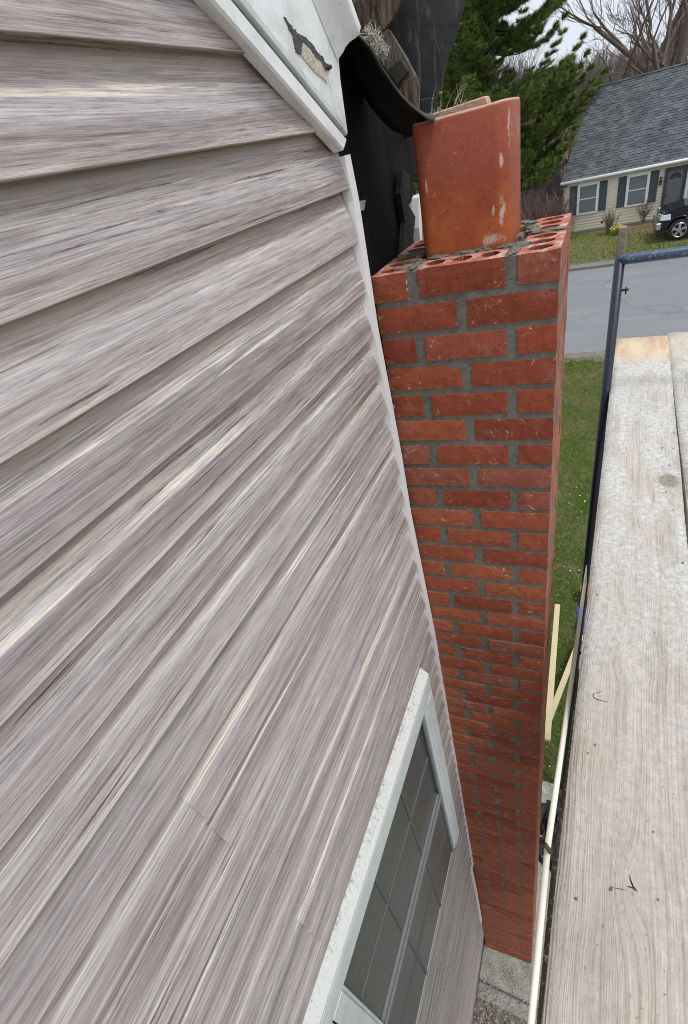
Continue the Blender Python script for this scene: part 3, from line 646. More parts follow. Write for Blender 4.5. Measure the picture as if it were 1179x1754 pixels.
for n_, (a, b, ra, rb, h) in enumerate([(.084, .042, .010, .034, .004), (.095, .073, .026, .009, .006), (.15, .080, .018, .006, .006), (.275, .042, .011, .034, .004), (.29, .078, .025, .009, .005), (.24, .080, .022, .006, .006), (.035, LS + .010, .034, .012, .005), (.075, .075, .018, .018, .006), (.19, .080, .022, .006, .006),
        (.07, .22, .012, .03, .006), (.3, .03, .02, .012, .004), (.30, .16, .03, .016, .006), (.18, .30, .05, .012, .008), (.10, .29, .03, .016, .008)]):
    x, y, _ = shear(a, b, 0); dab('mortar_dab', x, y, -.0135, ra, rb, h, seed=n_)
# loose rubble inside behind the flue
for n_ in range(12):
    x, y, _ = shear(random.uniform(.07, .115), random.uniform(.10, .27), 0); dab('mortar_lump', x, y, -.035 + random.uniform(-.01, .012), random.uniform(.008, .018), random.uniform(.008, .02), random.uniform(.008, .016), seed=20 + n_, sub=2, amp=.6)
# flue liner: rounded square clay pipe
FX0, FX1, FY0, FY1, FZ = -.274, -.098, .083, .262, .2145; FRr = .026
def rring(x0, x1, y0, y1, r, z, n=8, w=0):
    out = []
    for (cx_, cy_, a0) in ((x1 - r, y1 - r, 0), (x0 + r, y1 - r, 90), (x0 + r, y0 + r, 180), (x1 - r, y0 + r, 270)):
        for q in range(n + 1):
            an = R_(a0 + 90 * q / n); x = cx_ + r * math.cos(an); y = cy_ + r * math.sin(an)
            out.append((x, y + SH * (x + .1) - .0, z + w * noise.noise(Vector((x * 30, y * 30, 2)))))
    return out
rings = []
for z, w in ((-.40, 0), (-.1, 0), (0, 0), (.1, 0), (FZ - .006, .0), (FZ, .003)): rings.append(rring(FX0, FX1, FY0, FY1, FRr, z, w=w) if z < FZ else rring(FX0 + .002, FX1 - .002, FY0 + .002, FY1 - .002, FRr - .002, z, w=w))
th = .019
for z, w in ((FZ, .003), (.1, 0), (-.4, 0)): rings.append(rring(FX0 + th, FX1 - th, FY0 + th, FY1 - th, FRr - .012, z, w=w))
m_ = len(rings[0]); v = sum(rings, []); f = []
for j in range(len(rings) - 1):
    for k in range(m_): f.append((j * m_ + k, j * m_ + (k + 1) % m_, (j + 1) * m_ + (k + 1) % m_, (j + 1) * m_ + k))
o = MB().add(v, f).build('flue_liner', 'flue', smooth=True); cc(o)
# ------------------------------------------------------------------ things at the torn roof edge
tag(plate('wood_scrap', [(735, 203), (742, 194), (832, 164), (836, 175), (838, 186), (742, 214)], 1, .15, .035, 'scrap_wood', bevel=.002), 'pinkish broken wood scrap lying on top of the clay flue', 'wood scrap')
st = MB()
for n_ in range(60):
    u = random.uniform(738, 800); p = hit(u, 205 - (u - 738) * .33 - random.uniform(0, 8), 1, .14 + random.uniform(-.02, .03)); L = random.uniform(.005, .018) if n_ > 9 else random.uniform(.03, .055)
    d = Vector((random.uniform(-.4, .8), random.uniform(-.3, .3), random.uniform(.15, 1) if n_ <= 12 else random.uniform(-.1, .5))).normalized(); b_ = Vector((random.uniform(.1, .5), 0, -.1))
    st.tube([p, p + d * L * .5, p + d * L + b_ * L * .5], [.0006, .0005, .0002], 3)
tag(st.build('straw_tuft', 'straw'), 'wispy pale straw fibres sticking up from the flue top', 'straw', kind='stuff')
# drooping rubber flap
F = [(577, -30), (580, 0), (589, 18), (601, 36), (617, 60), (634, 84), (652, 112), (668, 136), (686, 160), (706, 182), (724, 197), (742, 208)]
B = [(570, -10), (572, 40), (580, 92), (594, 112), (607, 136), (622, 162), (638, 186), (655, 206), (674, 222), (694, 230), (714, 226), (732, 214)]
v = []; f = []; NS = 7
for i, (a, b) in enumerate(zip(F, B)):
    p = hit(*a, 1, .03 + .012 * math.sin(i)); q = hit(*b, 1, .17)
    for s in range(NS):
        t_ = s / (NS - 1); w = p.lerp(q, t_); w += Vector((.006, .018, .008)) * math.sin(math.pi * t_) + Vector((.004, -.004, .004)) * math.exp(-t_ * 9) * noise.noise(Vector((i * 1.3, 0, 5))) + Vector((0, 0, .003)) * noise.noise(Vector((i * .7, t_ * 3, 0))); v.append(w)
for i in range(len(F) - 1):
    for s in range(NS - 1): a = i * NS + s; f.append((a, a + 1, a + NS + 1, a + NS))
o = meshobj('rubber_flashing', v, f, 'rubber', smooth=True); md = o.modifiers.new('s', 'SOLIDIFY'); md.thickness = .0035; md.offset = 0
tag(o, 'dark drooping rubber flashing flap curling down to the clay flue', 'flashing')
# dark soot-stained panel
px = [(690, -90), (818, -90), (797, 0), (772, 85), (760, 120), (757, 142), (749, 160), (744, 172), (740, 206), (722, 200), (700, 168), (680, 120), (655, 40)]
v = []; 
Pq = [hit(u, v_, 1, .24) for u, v_ in px]
o = MB().prism(Pq, (0, .01, 0)).build('metal_panel', 'soot_metal', bevel=.0015)
tag(o, 'large dark streaked metal panel hanging above the clay flue', 'metal panel')
tag(plate('bent_tab', [(708, 172), (748, 166), (742, 206), (735, 204), (716, 188)], 1, .225, .004, 'soot_metal', bevel=.001), 'small folded dark metal tab at the foot of the hanging panel', 'metal tab')
g = 'broken boards at the torn roof edge'
for nme, lb, px, y, m_n in (('roof_board', 'rusty brown weathered board end beside the white rake trim', [(575, -70), (640, -70), (632, 30), (640, 84), (622, 76), (600, 40), (584, 10)], .16, 'rusty_board'),
    ('roof_board', 'pinkish brown board above the insulation tuft', [(642, -70), (694, -70), (680, 20), (664, 44), (650, 60), (634, 30)], .172, 'board_brown'),
    ('roof_board', 'long grey tapered board leaning across the dark metal panel', [(655, 48), (666, 50), (692, 92), (716, 138), (712, 160), (700, 172), (684, 150), (660, 118), (640, 88)], .175, 'board_grey'),
    ('roof_board', 'short dark board crossing the leaning grey one', [(664, 118), (686, 100), (700, 122), (680, 146)], .158, 'board_dark'),
    ('roof_board', 'narrow brown board end behind the curled rubber flap tip', [(690, 142), (711, 128), (718, 150), (716, 196), (700, 182), (682, 156)], .165, 'board_brown')):
    tag(plate(nme, px, 1, y, .012, m_n, bevel=.001), lb, 'board', g)
fb = MB()
for n_ in range(420):
    t_ = random.random(); u = 632 + 26 * t_ + random.uniform(-9, 9); v_ = 54 + 38 * t_ + random.uniform(-10, 10)
    p = hit(u, v_, 1, .13 + random.uniform(-.01, .01)); d = Vector((random.uniform(-1, 1), random.uniform(-1, 1), random.uniform(-1, .6))).normalized(); e = Vector((random.uniform(-1, 1), random.uniform(-1, 1), random.uniform(-1, 1))).normalized()
    L = random.uniform(.004, .013); fb.tube([p, p + d * L, p + d * L + e * L * .7], [.0005, .0006, .0002], 3)
tag(fb.build('insulation_tuft', 'fibre'), 'pale frayed insulation tuft caught on the torn roof edge', 'insulation', kind='stuff')
# far side of the torn roof: dark decking above the opening, outside the sheets
tag(MB().prism([hit(570, -140, 1, .40), hit(690, -120, 1, .40), hit(735, 120, 1, .40), hit(720, 230, 1, .40), hit(640, 250, 1, .40), hit(560, 120, 1, .40)], (0, .012, 0)).build('tar_paper_sheet', 'tar_paper'), 'black tar paper sheet hanging behind the rubber flap', 'tar paper')

# ================================================================== SCAFFOLD
ZP = -1.0; TH = .038; PY = .0395
def plank(name, x0, w, y0, y1, mat, label, slope=PY, dz=0, cut=0):
    # x0 = left edge at y = 0; board local frame has origin at its left edge
    g_ = MB(); n = 26; v = []; f = []; prof = [(0, 0), (0, -TH), (w, -TH), (w, 0)]
    cols = 10
    for j in range(n + 1):
        y = y0 + (y1 - y0) * j / n
        for c in range(cols + 1):
            x = w * c / cols; edge = .0018 * noise.noise(Vector((y * 7, x0 * 5, 0))) if c in (0, cols) else 0
            yy = y + (cut * (c / cols) + .004 * noise.noise(Vector((c * .9, 3, x0))) if j == n else 0)
            v.append((x + edge, yy, -.0022 * (abs(c / cols - .5) * 2) ** 10 + .0008 * noise.noise(Vector((x * 18, y * 6, 0)))))
    T0 = len(v)
    for a in range(n):
        for c in range(cols): q = a * (cols + 1) + c; f.append((q, q + 1, q + cols + 2, q + cols + 1))
    # skirt
    ring = [j * (cols + 1) for j in range(n + 1)] + [n * (cols + 1) + c for c in range(1, cols + 1)] + [j * (cols + 1) + cols for j in range(n - 1, -1, -1)] + [c for c in range(cols - 1, 0, -1)]
    for q in ring: v.append((v[q][0], v[q][1], -TH))
    m = len(ring)
    for i in range(m): f.append((ring[i], T0 + i, T0 + (i + 1) % m, ring[(i + 1) % m]))
    f.append(tuple(T0 + i for i in range(m)))
    o = MB().add(v, f).build(name, mat, smooth=False, loc=(x0, 0, ZP + dz)); o.rotation_euler = (0, 0, -math.atan(slope))
    for p_ in o.data.polygons[:n * cols]: p_.use_smooth = True
    return tag(o, label, 'plank', 'scaffold planks')
p1 = plank('scaffold_plank', .1045, .2625, -1.7, 2.175, 'plank_a', 'left scaffold plank with pale new wood end and a large knot', cut=.012)
p2 = plank('scaffold_plank', .383, .255, -1.7, 2.22, 'plank_b', 'grey middle scaffold plank with cement film right of the knotty one', slope=.030, dz=-.003)
p3 = plank('scaffold_plank', .652, .25, -1.7, 2.2, 'plank_c', 'outermost scaffold plank farthest from the brick chimney', slope=.02, dz=-.001)
# cracks in the knots: thin dark grooves
def crack(pts, w=.0012):
    pts = [hit(u, v_, 2, ZP + .0012) for u, v_ in pts]; v = []; f = []
    for i, p in enumerate(pts):
        d = (pts[min(i + 1, len(pts) - 1)] - pts[max(i - 1, 0)]); d.z = 0; d.normalize(); nrm = Vector((-d.y, d.x, 0)); ww = w * (1 - abs(2 * i / (len(pts) - 1) - 1) ** 2 * .8)
        v += [p + nrm * ww, p - nrm * ww]
    for i in range(len(pts) - 1): f.append((2 * i, 2 * i + 1, 2 * i + 3, 2 * i + 2))
    o = meshobj('crack', v, f, 'dark_void'); md = o.modifiers.new('s', 'SOLIDIFY'); md.thickness = .0006
    o.parent = p1; o.matrix_parent_inverse = p1.matrix_world.inverted() if 0 else (Matrix.Translation(p1.location) @ p1.rotation_euler.to_matrix().to_4x4()).inverted(); return o
crack([(1079, 1498), (1080, 1506), (1083, 1514), (1085, 1519), (1089, 1523), (1092, 1528)], .0013); crack([(1075, 1518), (1079, 1519), (1084, 1521), (1088, 1526)], .0010); crack([(1046, 1517), (1053, 1521), (1060, 1522), (1067, 1524), (1072, 1524)], .0004)
crack([(1032, 1184), (1020, 1187), (1016, 1190), (1017, 1194), (1021, 1197), (1027, 1199), (1034, 1201), (1042, 1202)], .0008)
# crumbs of mortar
def crumbs(name, n, fn, s0, s1, mat, label, cat):
    V = []; F = []; base = [(1, 0, 0), (-1, 0, 0), (0, 1, 0), (0, -1, 0), (0, 0, 1), (0, 0, -1)]; bf = [(0, 2, 4), (2, 1, 4), (1, 3, 4), (3, 0, 4), (2, 0, 5), (1, 2, 5), (3, 1, 5), (0, 3, 5)]
    for i in range(n):
        p = fn(); s = s0 + (s1 - s0) * random.random() ** 3; k = len(V); a = random.uniform(0, 6.28); ca, sa = math.cos(a), math.sin(a)
        for b in base:
            q = [c * s * random.uniform(.6, 1.3) for c in b]; V.append((p[0] + q[0] * ca - q[1] * sa, p[1] + q[0] * sa + q[1] * ca, p[2] + q[2] * .6))
        F += [tuple(x + k for x in t_) for t_ in bf]
    return tag(meshobj(name, V, F, mat), label, cat, kind='stuff')
def onplank():
    y = random.gauss(.55, .35) if random.random() < .6 else random.uniform(-.9, 2.1); return (.105 + PY * y + random.uniform(.006, .53), y, ZP + .0015)
crumbs('mortar_crumbs', 330, onplank, .0008, .0042, 'mortar', 'dark mortar crumbs scattered over the scaffold planks', 'crumbs')
def onstain():
    return (.115 + .245 + random.gauss(0, .03), .73 + random.gauss(0, .05), ZP + .002)
crumbs('sand_spill', 500, onstain, .0006, .0022, 'stone', 'small spill of gritty sand on the edge of the knotty plank', 'sand')
# end frame
FY = 1.5
fr = empty('scaffold', (.14, FY, ZG), label='dark navy steel scaffold end frame standing past the planks', cat='scaffold frame')
def fc(o): o.parent = fr; o.matrix_parent_inverse = Matrix.Translation((-.14, -FY, -ZG)); return o
RT = .0205; xl = .1455; ztop = -.405
fc(MB().tube([(xl - .012, FY, ZG + .03), (xl, FY, -2.5), (xl, FY, ztop + .0)], RT, 14).build('leg', 'navy_paint', smooth=True))
fc(MB().tube([(xl - .005, FY, ztop), (xl + .03, FY, ztop + .001), (1.65, FY, ztop)], RT * 1.02, 14).build('top_rail', 'rail_paint', smooth=True))
fc(MB().tube([(1.65, FY, ZG + .03), (1.65, FY, ztop)], RT, 12).build('leg', 'navy_paint', smooth=True))
fc(MB().box((xl - .07, FY - .07, ZG + .012), (xl + .06, FY + .07, ZG + .03)).build('base_plate', 'rust'))
for zr in (-1.06, -1.373, -1.761, -1.892, -2.196, -3.158, -3.642, -3.928, -4.6): fc(MB().tube([(xl + .015, FY, zr), (.60 if zr < -1.1 else 1.64, FY, zr)], .0135, 10).build('rung', 'navy_paint', smooth=True))
fc(MB().tube([(.60, FY, -5.3), (.60, FY, -1.2)], .014, 8).build('ladder_stile', 'navy_paint', smooth=True))
fc(MB().tube([(xl + .015, FY, -.531), (xl + .045, FY - .01, -.528)], .005, 8).tube([(xl + .036, FY - .01, -.516), (xl + .036, FY - .01, -.545)], .0035, 6).build('lock_pin', 'rust', smooth=True))
fc(MB().tube([(xl + .015, FY, -1.253), (xl + .034, FY - .01, -1.253)], .0045, 6).build('lock_pin', 'rust', smooth=True))
# near frame (behind the viewer) so the planks are really carried
nf = recopy(fr, loc=(.14, -1.35, ZG)); 
nf['label'] = 'navy steel scaffold end frame behind the viewpoint'
for ch in list(nf.children):
    if ch.name.startswith(('top_rail', 'lock_pin')) : bpy.data.objects.remove(ch)
# swap near legs for short ones
for ch in list(nf.children):
    if ch.name.startswith('leg'): bpy.data.objects.remove(ch)
for xx in (xl, 1.65):
    o = MB().tube([(xx, FY, ZG + .03), (xx, FY, -1.06)], RT, 12).build('leg', 'navy_paint', smooth=True); o.parent = nf; o.matrix_parent_inverse = Matrix.Translation((-.14, -FY, -ZG))
# timber guard post behind the frame
tag(MB().box((.1285, FY + .024, -1.03), (.1605, FY + .056, -.284)).build('wooden_post', 'old_post', bevel=.004), 'weathered wooden post end sticking up behind the navy rail corner', 'post')
# cross braces
CB = 'steel tubes below the plank edge'
def at(u, v_, t_): 
    c = ((u - CX) / FPX, -(v_ - CY) / FPX, -1.0); return Vector([CAMP[i] + t_ * sum(RM[i][j] * c[j] for j in range(3)) for i in range(3)])
b1 = MB().tube([at(1005, 968, 1.95), at(1002, 1000, 1.85)], [.002, .0062], 8).tube([at(1002, 1000, 1.85), at(963, 1280, 1.13), at(938, 1452, .955)], .0062, 12).tube([at(938, 1455, .953), at(910, 1754, .80), at(880, 2100, .66)], .0062, 12).build('cross_brace', 'cream_tube', smooth=True)
tag(b1, 'long cream painted scaffold brace tube freckled with rust', 'brace', CB)
o = MB().tube([at(934, 1446, .93), at(943, 1460, .93)], .0045, 8).build('brace_bolt', 'rust', smooth=True, ); o.parent = b1
tag(MB().tube([at(1000, 1140, 2.3), at(980, 1285, 1.85), at(955, 1447, 1.50), at(928, 1754, 1.10), at(902, 2100, .95)], .0105, 12).build('cross_brace', 'brown_tube', smooth=True), 'dark brown mortar-splattered tube between cream brace and plank', 'brace', CB)

# ================================================================== NEAR GROUND ITEMS
def lumber(name, pa, pb, w, h, mat, label, group=None):
    a = Vector(pa); b = Vector(pb); d = b - a; L = d.length; o = MB().box((0, -w / 2, 0), (L, w / 2, h)).build(name, mat, bevel=.003); o.location = a; o.rotation_mode = 'QUATERNION'; o.rotation_quaternion = d.to_track_quat('X', 'Z'); return tag(o, label, 'board', group)
lumber('lumber_board', hit(937, 1270, 2, -4.9), hit(955, 1038, 2, -5.2), .065, .035, 'pale_lumber', 'long pale new board standing just past the chimney edge', 'pale new lumber on the lawn')
lumber('lumber_board', hit(940, 1236, 2, -5.1), hit(990, 1105, 2, -5.35), .06, .035, 'pale_lumber', 'slanting pale new board crossing behind the navy pole', 'pale new lumber on the lawn')
lumber('lumber_board', hit(996, 1098, 2, -5.3), hit(1040, 1095, 2, -5.3), .13, .035, 'pale_lumber', 'short pale board end beside the blue tarp', 'pale new lumber on the lawn')
def cloth(name, cx, cy, rx, ry, h, mat, label, cat, seed, n=26):
    v = []; f = []
    for j in range(n + 1):
        for i in range(n + 1):
            x = (i / n * 2 - 1); y = (j / n * 2 - 1); r = min(1, math.hypot(x, y)); e = max(0, 1 - r * r)
            q = noise.noise(Vector((x * 1.9 + seed, y * 1.9, 0))) + .6 * abs(noise.noise(Vector((x * 4.5, y * 4.5, seed))))
            v.append((cx + x * rx * (1 + .15 * noise.noise(Vector((x * 2, y * 2, seed + 5)))), cy + y * ry, ZG + .02 + h * (e ** .5) * (.35 + .9 * abs(q))))
    for j in range(n):
        for i in range(n): a = j * (n + 1) + i; f.append((a, a + 1, a + n + 2, a + n + 1))
    return tag(meshobj(name, v, f, mat, smooth=True), label, cat)
p = hit(945, 1430, 2, -5.35); cloth('plastic_sheet', p.x + .05, p.y + .05, .24, .36, .28, 'black_plastic', 'crumpled black plastic sheeting between chimney and navy pole', 'plastic sheet', 2)
p = hit(1003, 1068, 2, -5.4); cloth('tarp', p.x + .05, p.y + .02, .16, .34, .2, 'blue_tarp', 'crumpled bright blue tarp on the grass by the plank edge', 'tarp', 5)
p = hit(1006, 1022, 2, -5.4)
v = MB().tube([(0, 0, 0), (0, 0, .22), (0, 0, .24), (0, 0, .27)], [.11, .135, .145, .14], 18).build('bucket', 'orange_plastic', smooth=True, loc=(p.x + .04, p.y, ZG)); tag(v, 'orange bucket on the grass beyond the blue tarp', 'bucket')
p = hit(995, 1130, 2, -5.4)
for i, (dx, dy, lb) in enumerate(((.08, 0, 'grey concrete block below the blue tarp'), (.10, -.40, 'second grey concrete block nearer the chimney footing'))):
    b_ = MB(); bx, by = p.x + dx, p.y + dy
    b_.box((bx - .1, by - .2, ZG), (bx - .075, by + .2, ZG + .19)).box((bx + .075, by - .2, ZG), (bx + .1, by + .2, ZG + .19))
    for yy in (-.2, -.0125, .175): b_.box((bx - .0745, by + yy, ZG), (bx + .0745, by + yy + .025, ZG + .188))
    tag(b_.build('concrete_block', 'cinder'), lb, 'block', 'concrete blocks on the lawn')
p = hit(994, 1012, 2, -5.4)
def gp(x0, x1, y0, y1, z): return lambda: (random.uniform(x0, x1), random.uniform(y0, y1), z)
crumbs('gravel', 2600, gp(-.37, .12, -.9, 1.2, -5.422), .002, .010, 'stone', 'gritty gravel and mortar crumbs on the concrete footing', 'gravel')
crumbs('dirt_gravel', 1600, gp(-.39, .3, -1.6, -.3, ZG + .012), .003, .014, 'stone', 'loose gravel on the soil below the siding', 'gravel')
crumbs('leaf_litter', 500, gp(-.38, -.05, -1.6, -.3, ZG + .02), .006, .02, 'dead_leaf', 'dead brown leaves on the soil by the foundation', 'leaves')
crumbs('white_chips', 260, gp(-.5, .6, 1.0, 7, ZG + .03), .004, .016, 'far_white', 'white paint chips strewn over the lawn', 'chips')
# grass blades as real geometry on the visible lawn
def blades(name, n, x0, x1, y0, y1, hmin, hmax, w, zg, label):
    x = rng.uniform(x0, x1, n); y = y0 + (y1 - y0) * rng.random(n) ** 1.4; h = rng.uniform(hmin, hmax, n); a = rng.uniform(0, 6.28, n); lx = rng.normal(0, .5, n) * h; ly = rng.normal(0, .5, n) * h
    V = np.empty((n, 3, 3)); wx = np.cos(a) * w; wy = np.sin(a) * w
    V[:, 0] = np.c_[x - wx, y - wy, np.full(n, zg)]; V[:, 1] = np.c_[x + wx, y + wy, np.full(n, zg)]; V[:, 2] = np.c_[x + lx, y + ly, zg + h]
    me = bpy.data.meshes.new(name); me.vertices.add(3 * n); me.vertices.foreach_set('co', V.reshape(-1)); me.loops.add(3 * n); me.loops.foreach_set('vertex_index', np.arange(3 * n)); me.polygons.add(n)
    me.polygons.foreach_set('loop_start', np.arange(0, 3 * n, 3)); me.update(); me.validate(); me.materials.append(MAT['grass'])
    o = bpy.data.objects.new(name, me); link(o); return tag(o, label, 'grass', kind='stuff')
blades('grass', 150000, -1.6, 1.6, 1.35, 12.9, .03, .075, .0045, ZG, 'short patchy green lawn grass beside the chimney')
blades('grass', 26000, -5, 6, 22.7, 28.3, .03, .09, .012, ZG + .10, 'thin patchy grass in front of the cream house')

# ================================================================== HOUSE ACROSS THE ROAD
HY = 28.7; HX0, HX1 = -1.66, 9.0; HZ0 = ZG; EZ = -3.0
nh = empty('cream_house', (3.5, HY + 4, ZG), label='cream clapboard cape house with grey shingle roof across the road', cat='house')
def nc(o): o.parent = nh; o.matrix_parent_inverse = Matrix.Translation((-3.5, -HY - 4, -ZG)); return o
nc(box('foundation', (HX0 + .05, HY + .04, ZG - .3), (HX1 - .05, HY + 8.5, ZG + .28), 'foundation'))
cl = MB(); zc = ZG + .27
while zc < EZ + .05:
    cl.add([(HX0, HY - .022, zc), (HX1, HY - .022, zc), (HX1, HY + .014, zc + .125), (HX0, HY + .014, zc + .125), (HX0, HY + .015, zc), (HX1, HY + .015, zc)], [(0, 1, 2, 3), (0, 4, 5, 1)]); zc += .125
o = nc(cl.build('clapboards', 'clap')); o['kind'] = 'stuff'
nc(box('wall', (HX0 + .01, HY + .02, ZG + .2), (HX1 - .01, HY + 8.5, EZ + .1), 'clap'))
nc(box('corner_board', (HX0 - .03, HY - .03, ZG + .25), (HX0 + .09, HY + .06, EZ), 'far_white'))
# roof: stepped shingle courses, random tabs
RXL, RYR, RZ = -.80, 33.0, .23
rf = MB(); NC = 34
a0 = Vector((HX0 - .16, HY - .28, EZ - .02)); a1 = Vector((HX1 + .2, HY - .28, EZ - .02)); r0 = Vector((RXL, RYR, RZ)); r1 = Vector((HX1 + .2, RYR, RZ))
nrm = (a1 - a0).cross(r1 - a1).normalized()
if nrm.z < 0: nrm = -nrm
for i in range(NC):
    t0, t1 = i / NC, (i + 1) / NC
    L0, L1_ = a0.lerp(r0, t0), a0.lerp(r0, t1 + .01); R0, R1_ = a1.lerp(r1, t0), a1.lerp(r1, t1 + .01); nt_ = 44
    for s in range(nt_):
        o_ = (.5 if i % 2 else 0); s0, s1 = min(1, max(0, (s + o_ - .5) / nt_)), min(1, (s + o_ + .5 - .06) / nt_)
        hgt = .018 + .012 * random.random(); dn = random.choice((0, 0, .25)) / NC * -.4
        q = [L0.lerp(R0, s0), L0.lerp(R0, s1), L1_.lerp(R1_, s1), L1_.lerp(R1_, s0)]
        q[0] = q[0] + nrm * hgt; q[1] = q[1] + nrm * hgt; q[2] = q[2] + nrm * .002; q[3] = q[3] + nrm * .002
        rf.add(q + [L0.lerp(R0, s0), L0.lerp(R0, s1)], [(0, 1, 2, 3), (0, 4, 5, 1)])
o = nc(rf.build('shingles', 'roof')); o['kind'] = 'stuff'
nc(MB().prism([a0, a1, r1, r0], tuple(-nrm * .06)).build('roof_deck', 'roof'))
nc(MB().prism([r0, r1, (HX1 + .2, 2 * RYR - HY + .2, EZ), (HX0 - .1, 2 * RYR - HY + .2, EZ)], (0, 0, -.06)).build('rear_roof', 'roof'))
nc(MB().tube([r0 + Vector((0, 0, .01)), r1 + Vector((0, 0, .01))], .07, 6).build('ridge_cap', 'roof'))
nc(MB().add([(HX0, HY + .05, EZ), (HX0, 2 * RYR - HY, EZ), (RXL + .1, RYR, RZ - .1)], [(0, 1, 2)]).build('gable_end', 'clap'))
nc(MB().tube([a0 + Vector((-.02, -.05, -.05)), a1 + Vector((0, -.05, -.05))], .065, 8).build('gutter', 'far_white', smooth=True))
nc(box('soffit', (HX0 - .12, HY - .25, EZ - .10), (HX1 + .1, HY - .02, EZ - .06), 'far_white')); nc(box('frieze_board', (HX0, HY - .03, EZ - .28), (HX1, HY - .012, EZ - .10), 'clap'))
def fwin(x0, x1, z0, z1, sh=True):
    w = bpy.data.objects.new('window', None); link(w); nc(w)
    def k(name, a, b, m): o = box(name, a, b, m); o.parent = w; return o
    fw = .11
    k('frame', (x0, HY - .07, z0), (x0 + fw, HY - .01, z1), 'far_white'); k('frame', (x1 - fw, HY - .07, z0), (x1, HY - .01, z1), 'far_white')
    k('frame', (x0 + fw + .001, HY - .07, z1 - fw), (x1 - fw - .001, HY - .01, z1), 'far_white'); k('sill', (x0 + fw + .001, HY - .09, z0), (x1 - fw - .001, HY - .01, z0 + .06), 'far_white')
    zm = (z0 + z1) / 2; k('sash_rail', (x0 + fw + .001, HY - .05, zm - .02), (x1 - fw - .001, HY - .015, zm + .02), 'far_white')
    k('pane', (x0 + fw + .001, HY - .035, z0 + .061), (x1 - fw - .001, HY - .02, zm - .021), 'blind_pane'); k('pane', (x0 + fw + .001, HY - .03, zm + .021), (x1 - fw - .001, HY - .015, z1 - fw - .001), 'blind_pane')
    if sh:
        for a, b in ((x0 - .34, x0 - .012), (x1 + .012, x1 + .34)):
            s = MB(); s.box((a, HY - .05, z0 + .02), (a + .05, HY - .012, z1 - .02)).box((b - .05, HY - .05, z0 + .02), (b, HY - .012, z1 - .02))
            zz = z0 + .03
            while zz < z1 - .05: s.add([(a + .051, HY - .045, zz), (b - .051, HY - .045, zz), (b - .051, HY - .02, zz + .05), (a + .051, HY - .02, zz + .05)], [(0, 1, 2, 3)]); zz += .055
            nc(s.build('shutter', 'shutter'))
fwin(-1.08, -.14, -4.56, -3.26); fwin(1.0, 1.93, -4.56, -3.26); fwin(4.6, 5.5, -4.56, -3.26); fwin(6.9, 7.8, -4.56, -3.26)
dr = bpy.data.objects.new('door', None); link(dr); nc(dr)
def dk(name, a, b, m): o = box(name, a, b, m); o.parent = dr; return o
dk('door_frame', (2.50, HY - .08, -5.3), (2.62, HY - .01, -3.28), 'door_dark'); dk('door_frame', (3.23, HY - .08, -5.3), (3.35, HY - .01, -3.28), 'door_dark'); dk('door_frame', (2.621, HY - .08, -3.42), (3.229, HY - .01, -3.28), 'door_dark')
dk('door_leaf', (2.621, HY - .05, -5.3), (3.229, HY - .015, -3.421), 'door_screen')
for i in range(5):
    a_, b_ = R_(180 - i * 36 - 3), R_(180 - (i + 1) * 36 + 3); cx_, cz_ = 2.925, -3.74
    pl = [(cx_ + rr * math.cos(q), HY - .052, cz_ + rr * math.sin(q)) for rr, q in ((.07, a_), (.24, a_), (.24, b_), (.07, b_))]
    o = MB().prism(pl, (0, -.006, 0)).build('fan_light', 'car_glass'); o.parent = dr
o = MB().tube([(2.68, HY - .05, -4.35), (2.68, HY - .10, -4.35)], .03, 8).build('door_handle', 'chrome'); o.parent = dr
nc(box('casing_board', (3.36, HY - .05, -5.3), (3.48, HY - .01, -3.25), 'far_white')); nc(box('door_step', (2.3, HY - 1.0, ZG + .09), (3.7, HY - .1, ZG + .26), 'curb'))
nc(MB().tube([(2.36, HY - .02, -3.62), (2.36, HY - .12, -3.58), (2.36, HY - .12, -3.75)], [.03, .05, .06], 8).tube([(2.36, HY - .12, -3.76), (2.36, HY - .12, -3.9)], [.07, .04], 8).build('wall_lamp', 'door_dark', smooth=True))
nc(box('vent_cover', (.05, HY - .03, -5.08), (.15, HY - .01, -4.98), 'door_dark'))

# ================================================================== PICKUP TRUCK
TX = 2.12; TY0 = 24.3; TW = 1.95; TZ = ZG + .11
tr = empty('pickup_truck', (TX + 2.8, TY0 + TW / 2, TZ), label='black pickup truck with chrome bumper parked before the cream house', cat='pickup truck')
def tcx(o): o.parent = tr; o.matrix_parent_inverse = Matrix.Translation((-TX - 2.8, -TY0 - TW / 2, -TZ)); return o
def arch(cx_, r, n=9): return [(cx_ - r * math.cos(math.pi * k / n), .42 + r * math.sin(math.pi * k / n)) for k in range(n + 1)]
low = [(.12, .55), (.28, .42)] + arch(.80, .44) + [(1.55, .38), (3.7, .38)] + arch(4.3, .46) + [(4.9, .45), (5.6, .5), (5.65, 1.15), (3.6, 1.18), (2.0, 1.17), (1.4, 1.16), (.55, 1.08), (.16, 1.0), (.08, .8)]
def side(poly, y0, y1, name, mat, bev=.02, smooth=False):
    P_ = [(TX + a, y0, TZ + b) for a, b in poly]; return tcx(MB().prism(P_, (0, y1 - y0, 0)).build(name, mat, bevel=0))
side(low, TY0, TY0 + TW, 'body', 'black_car')
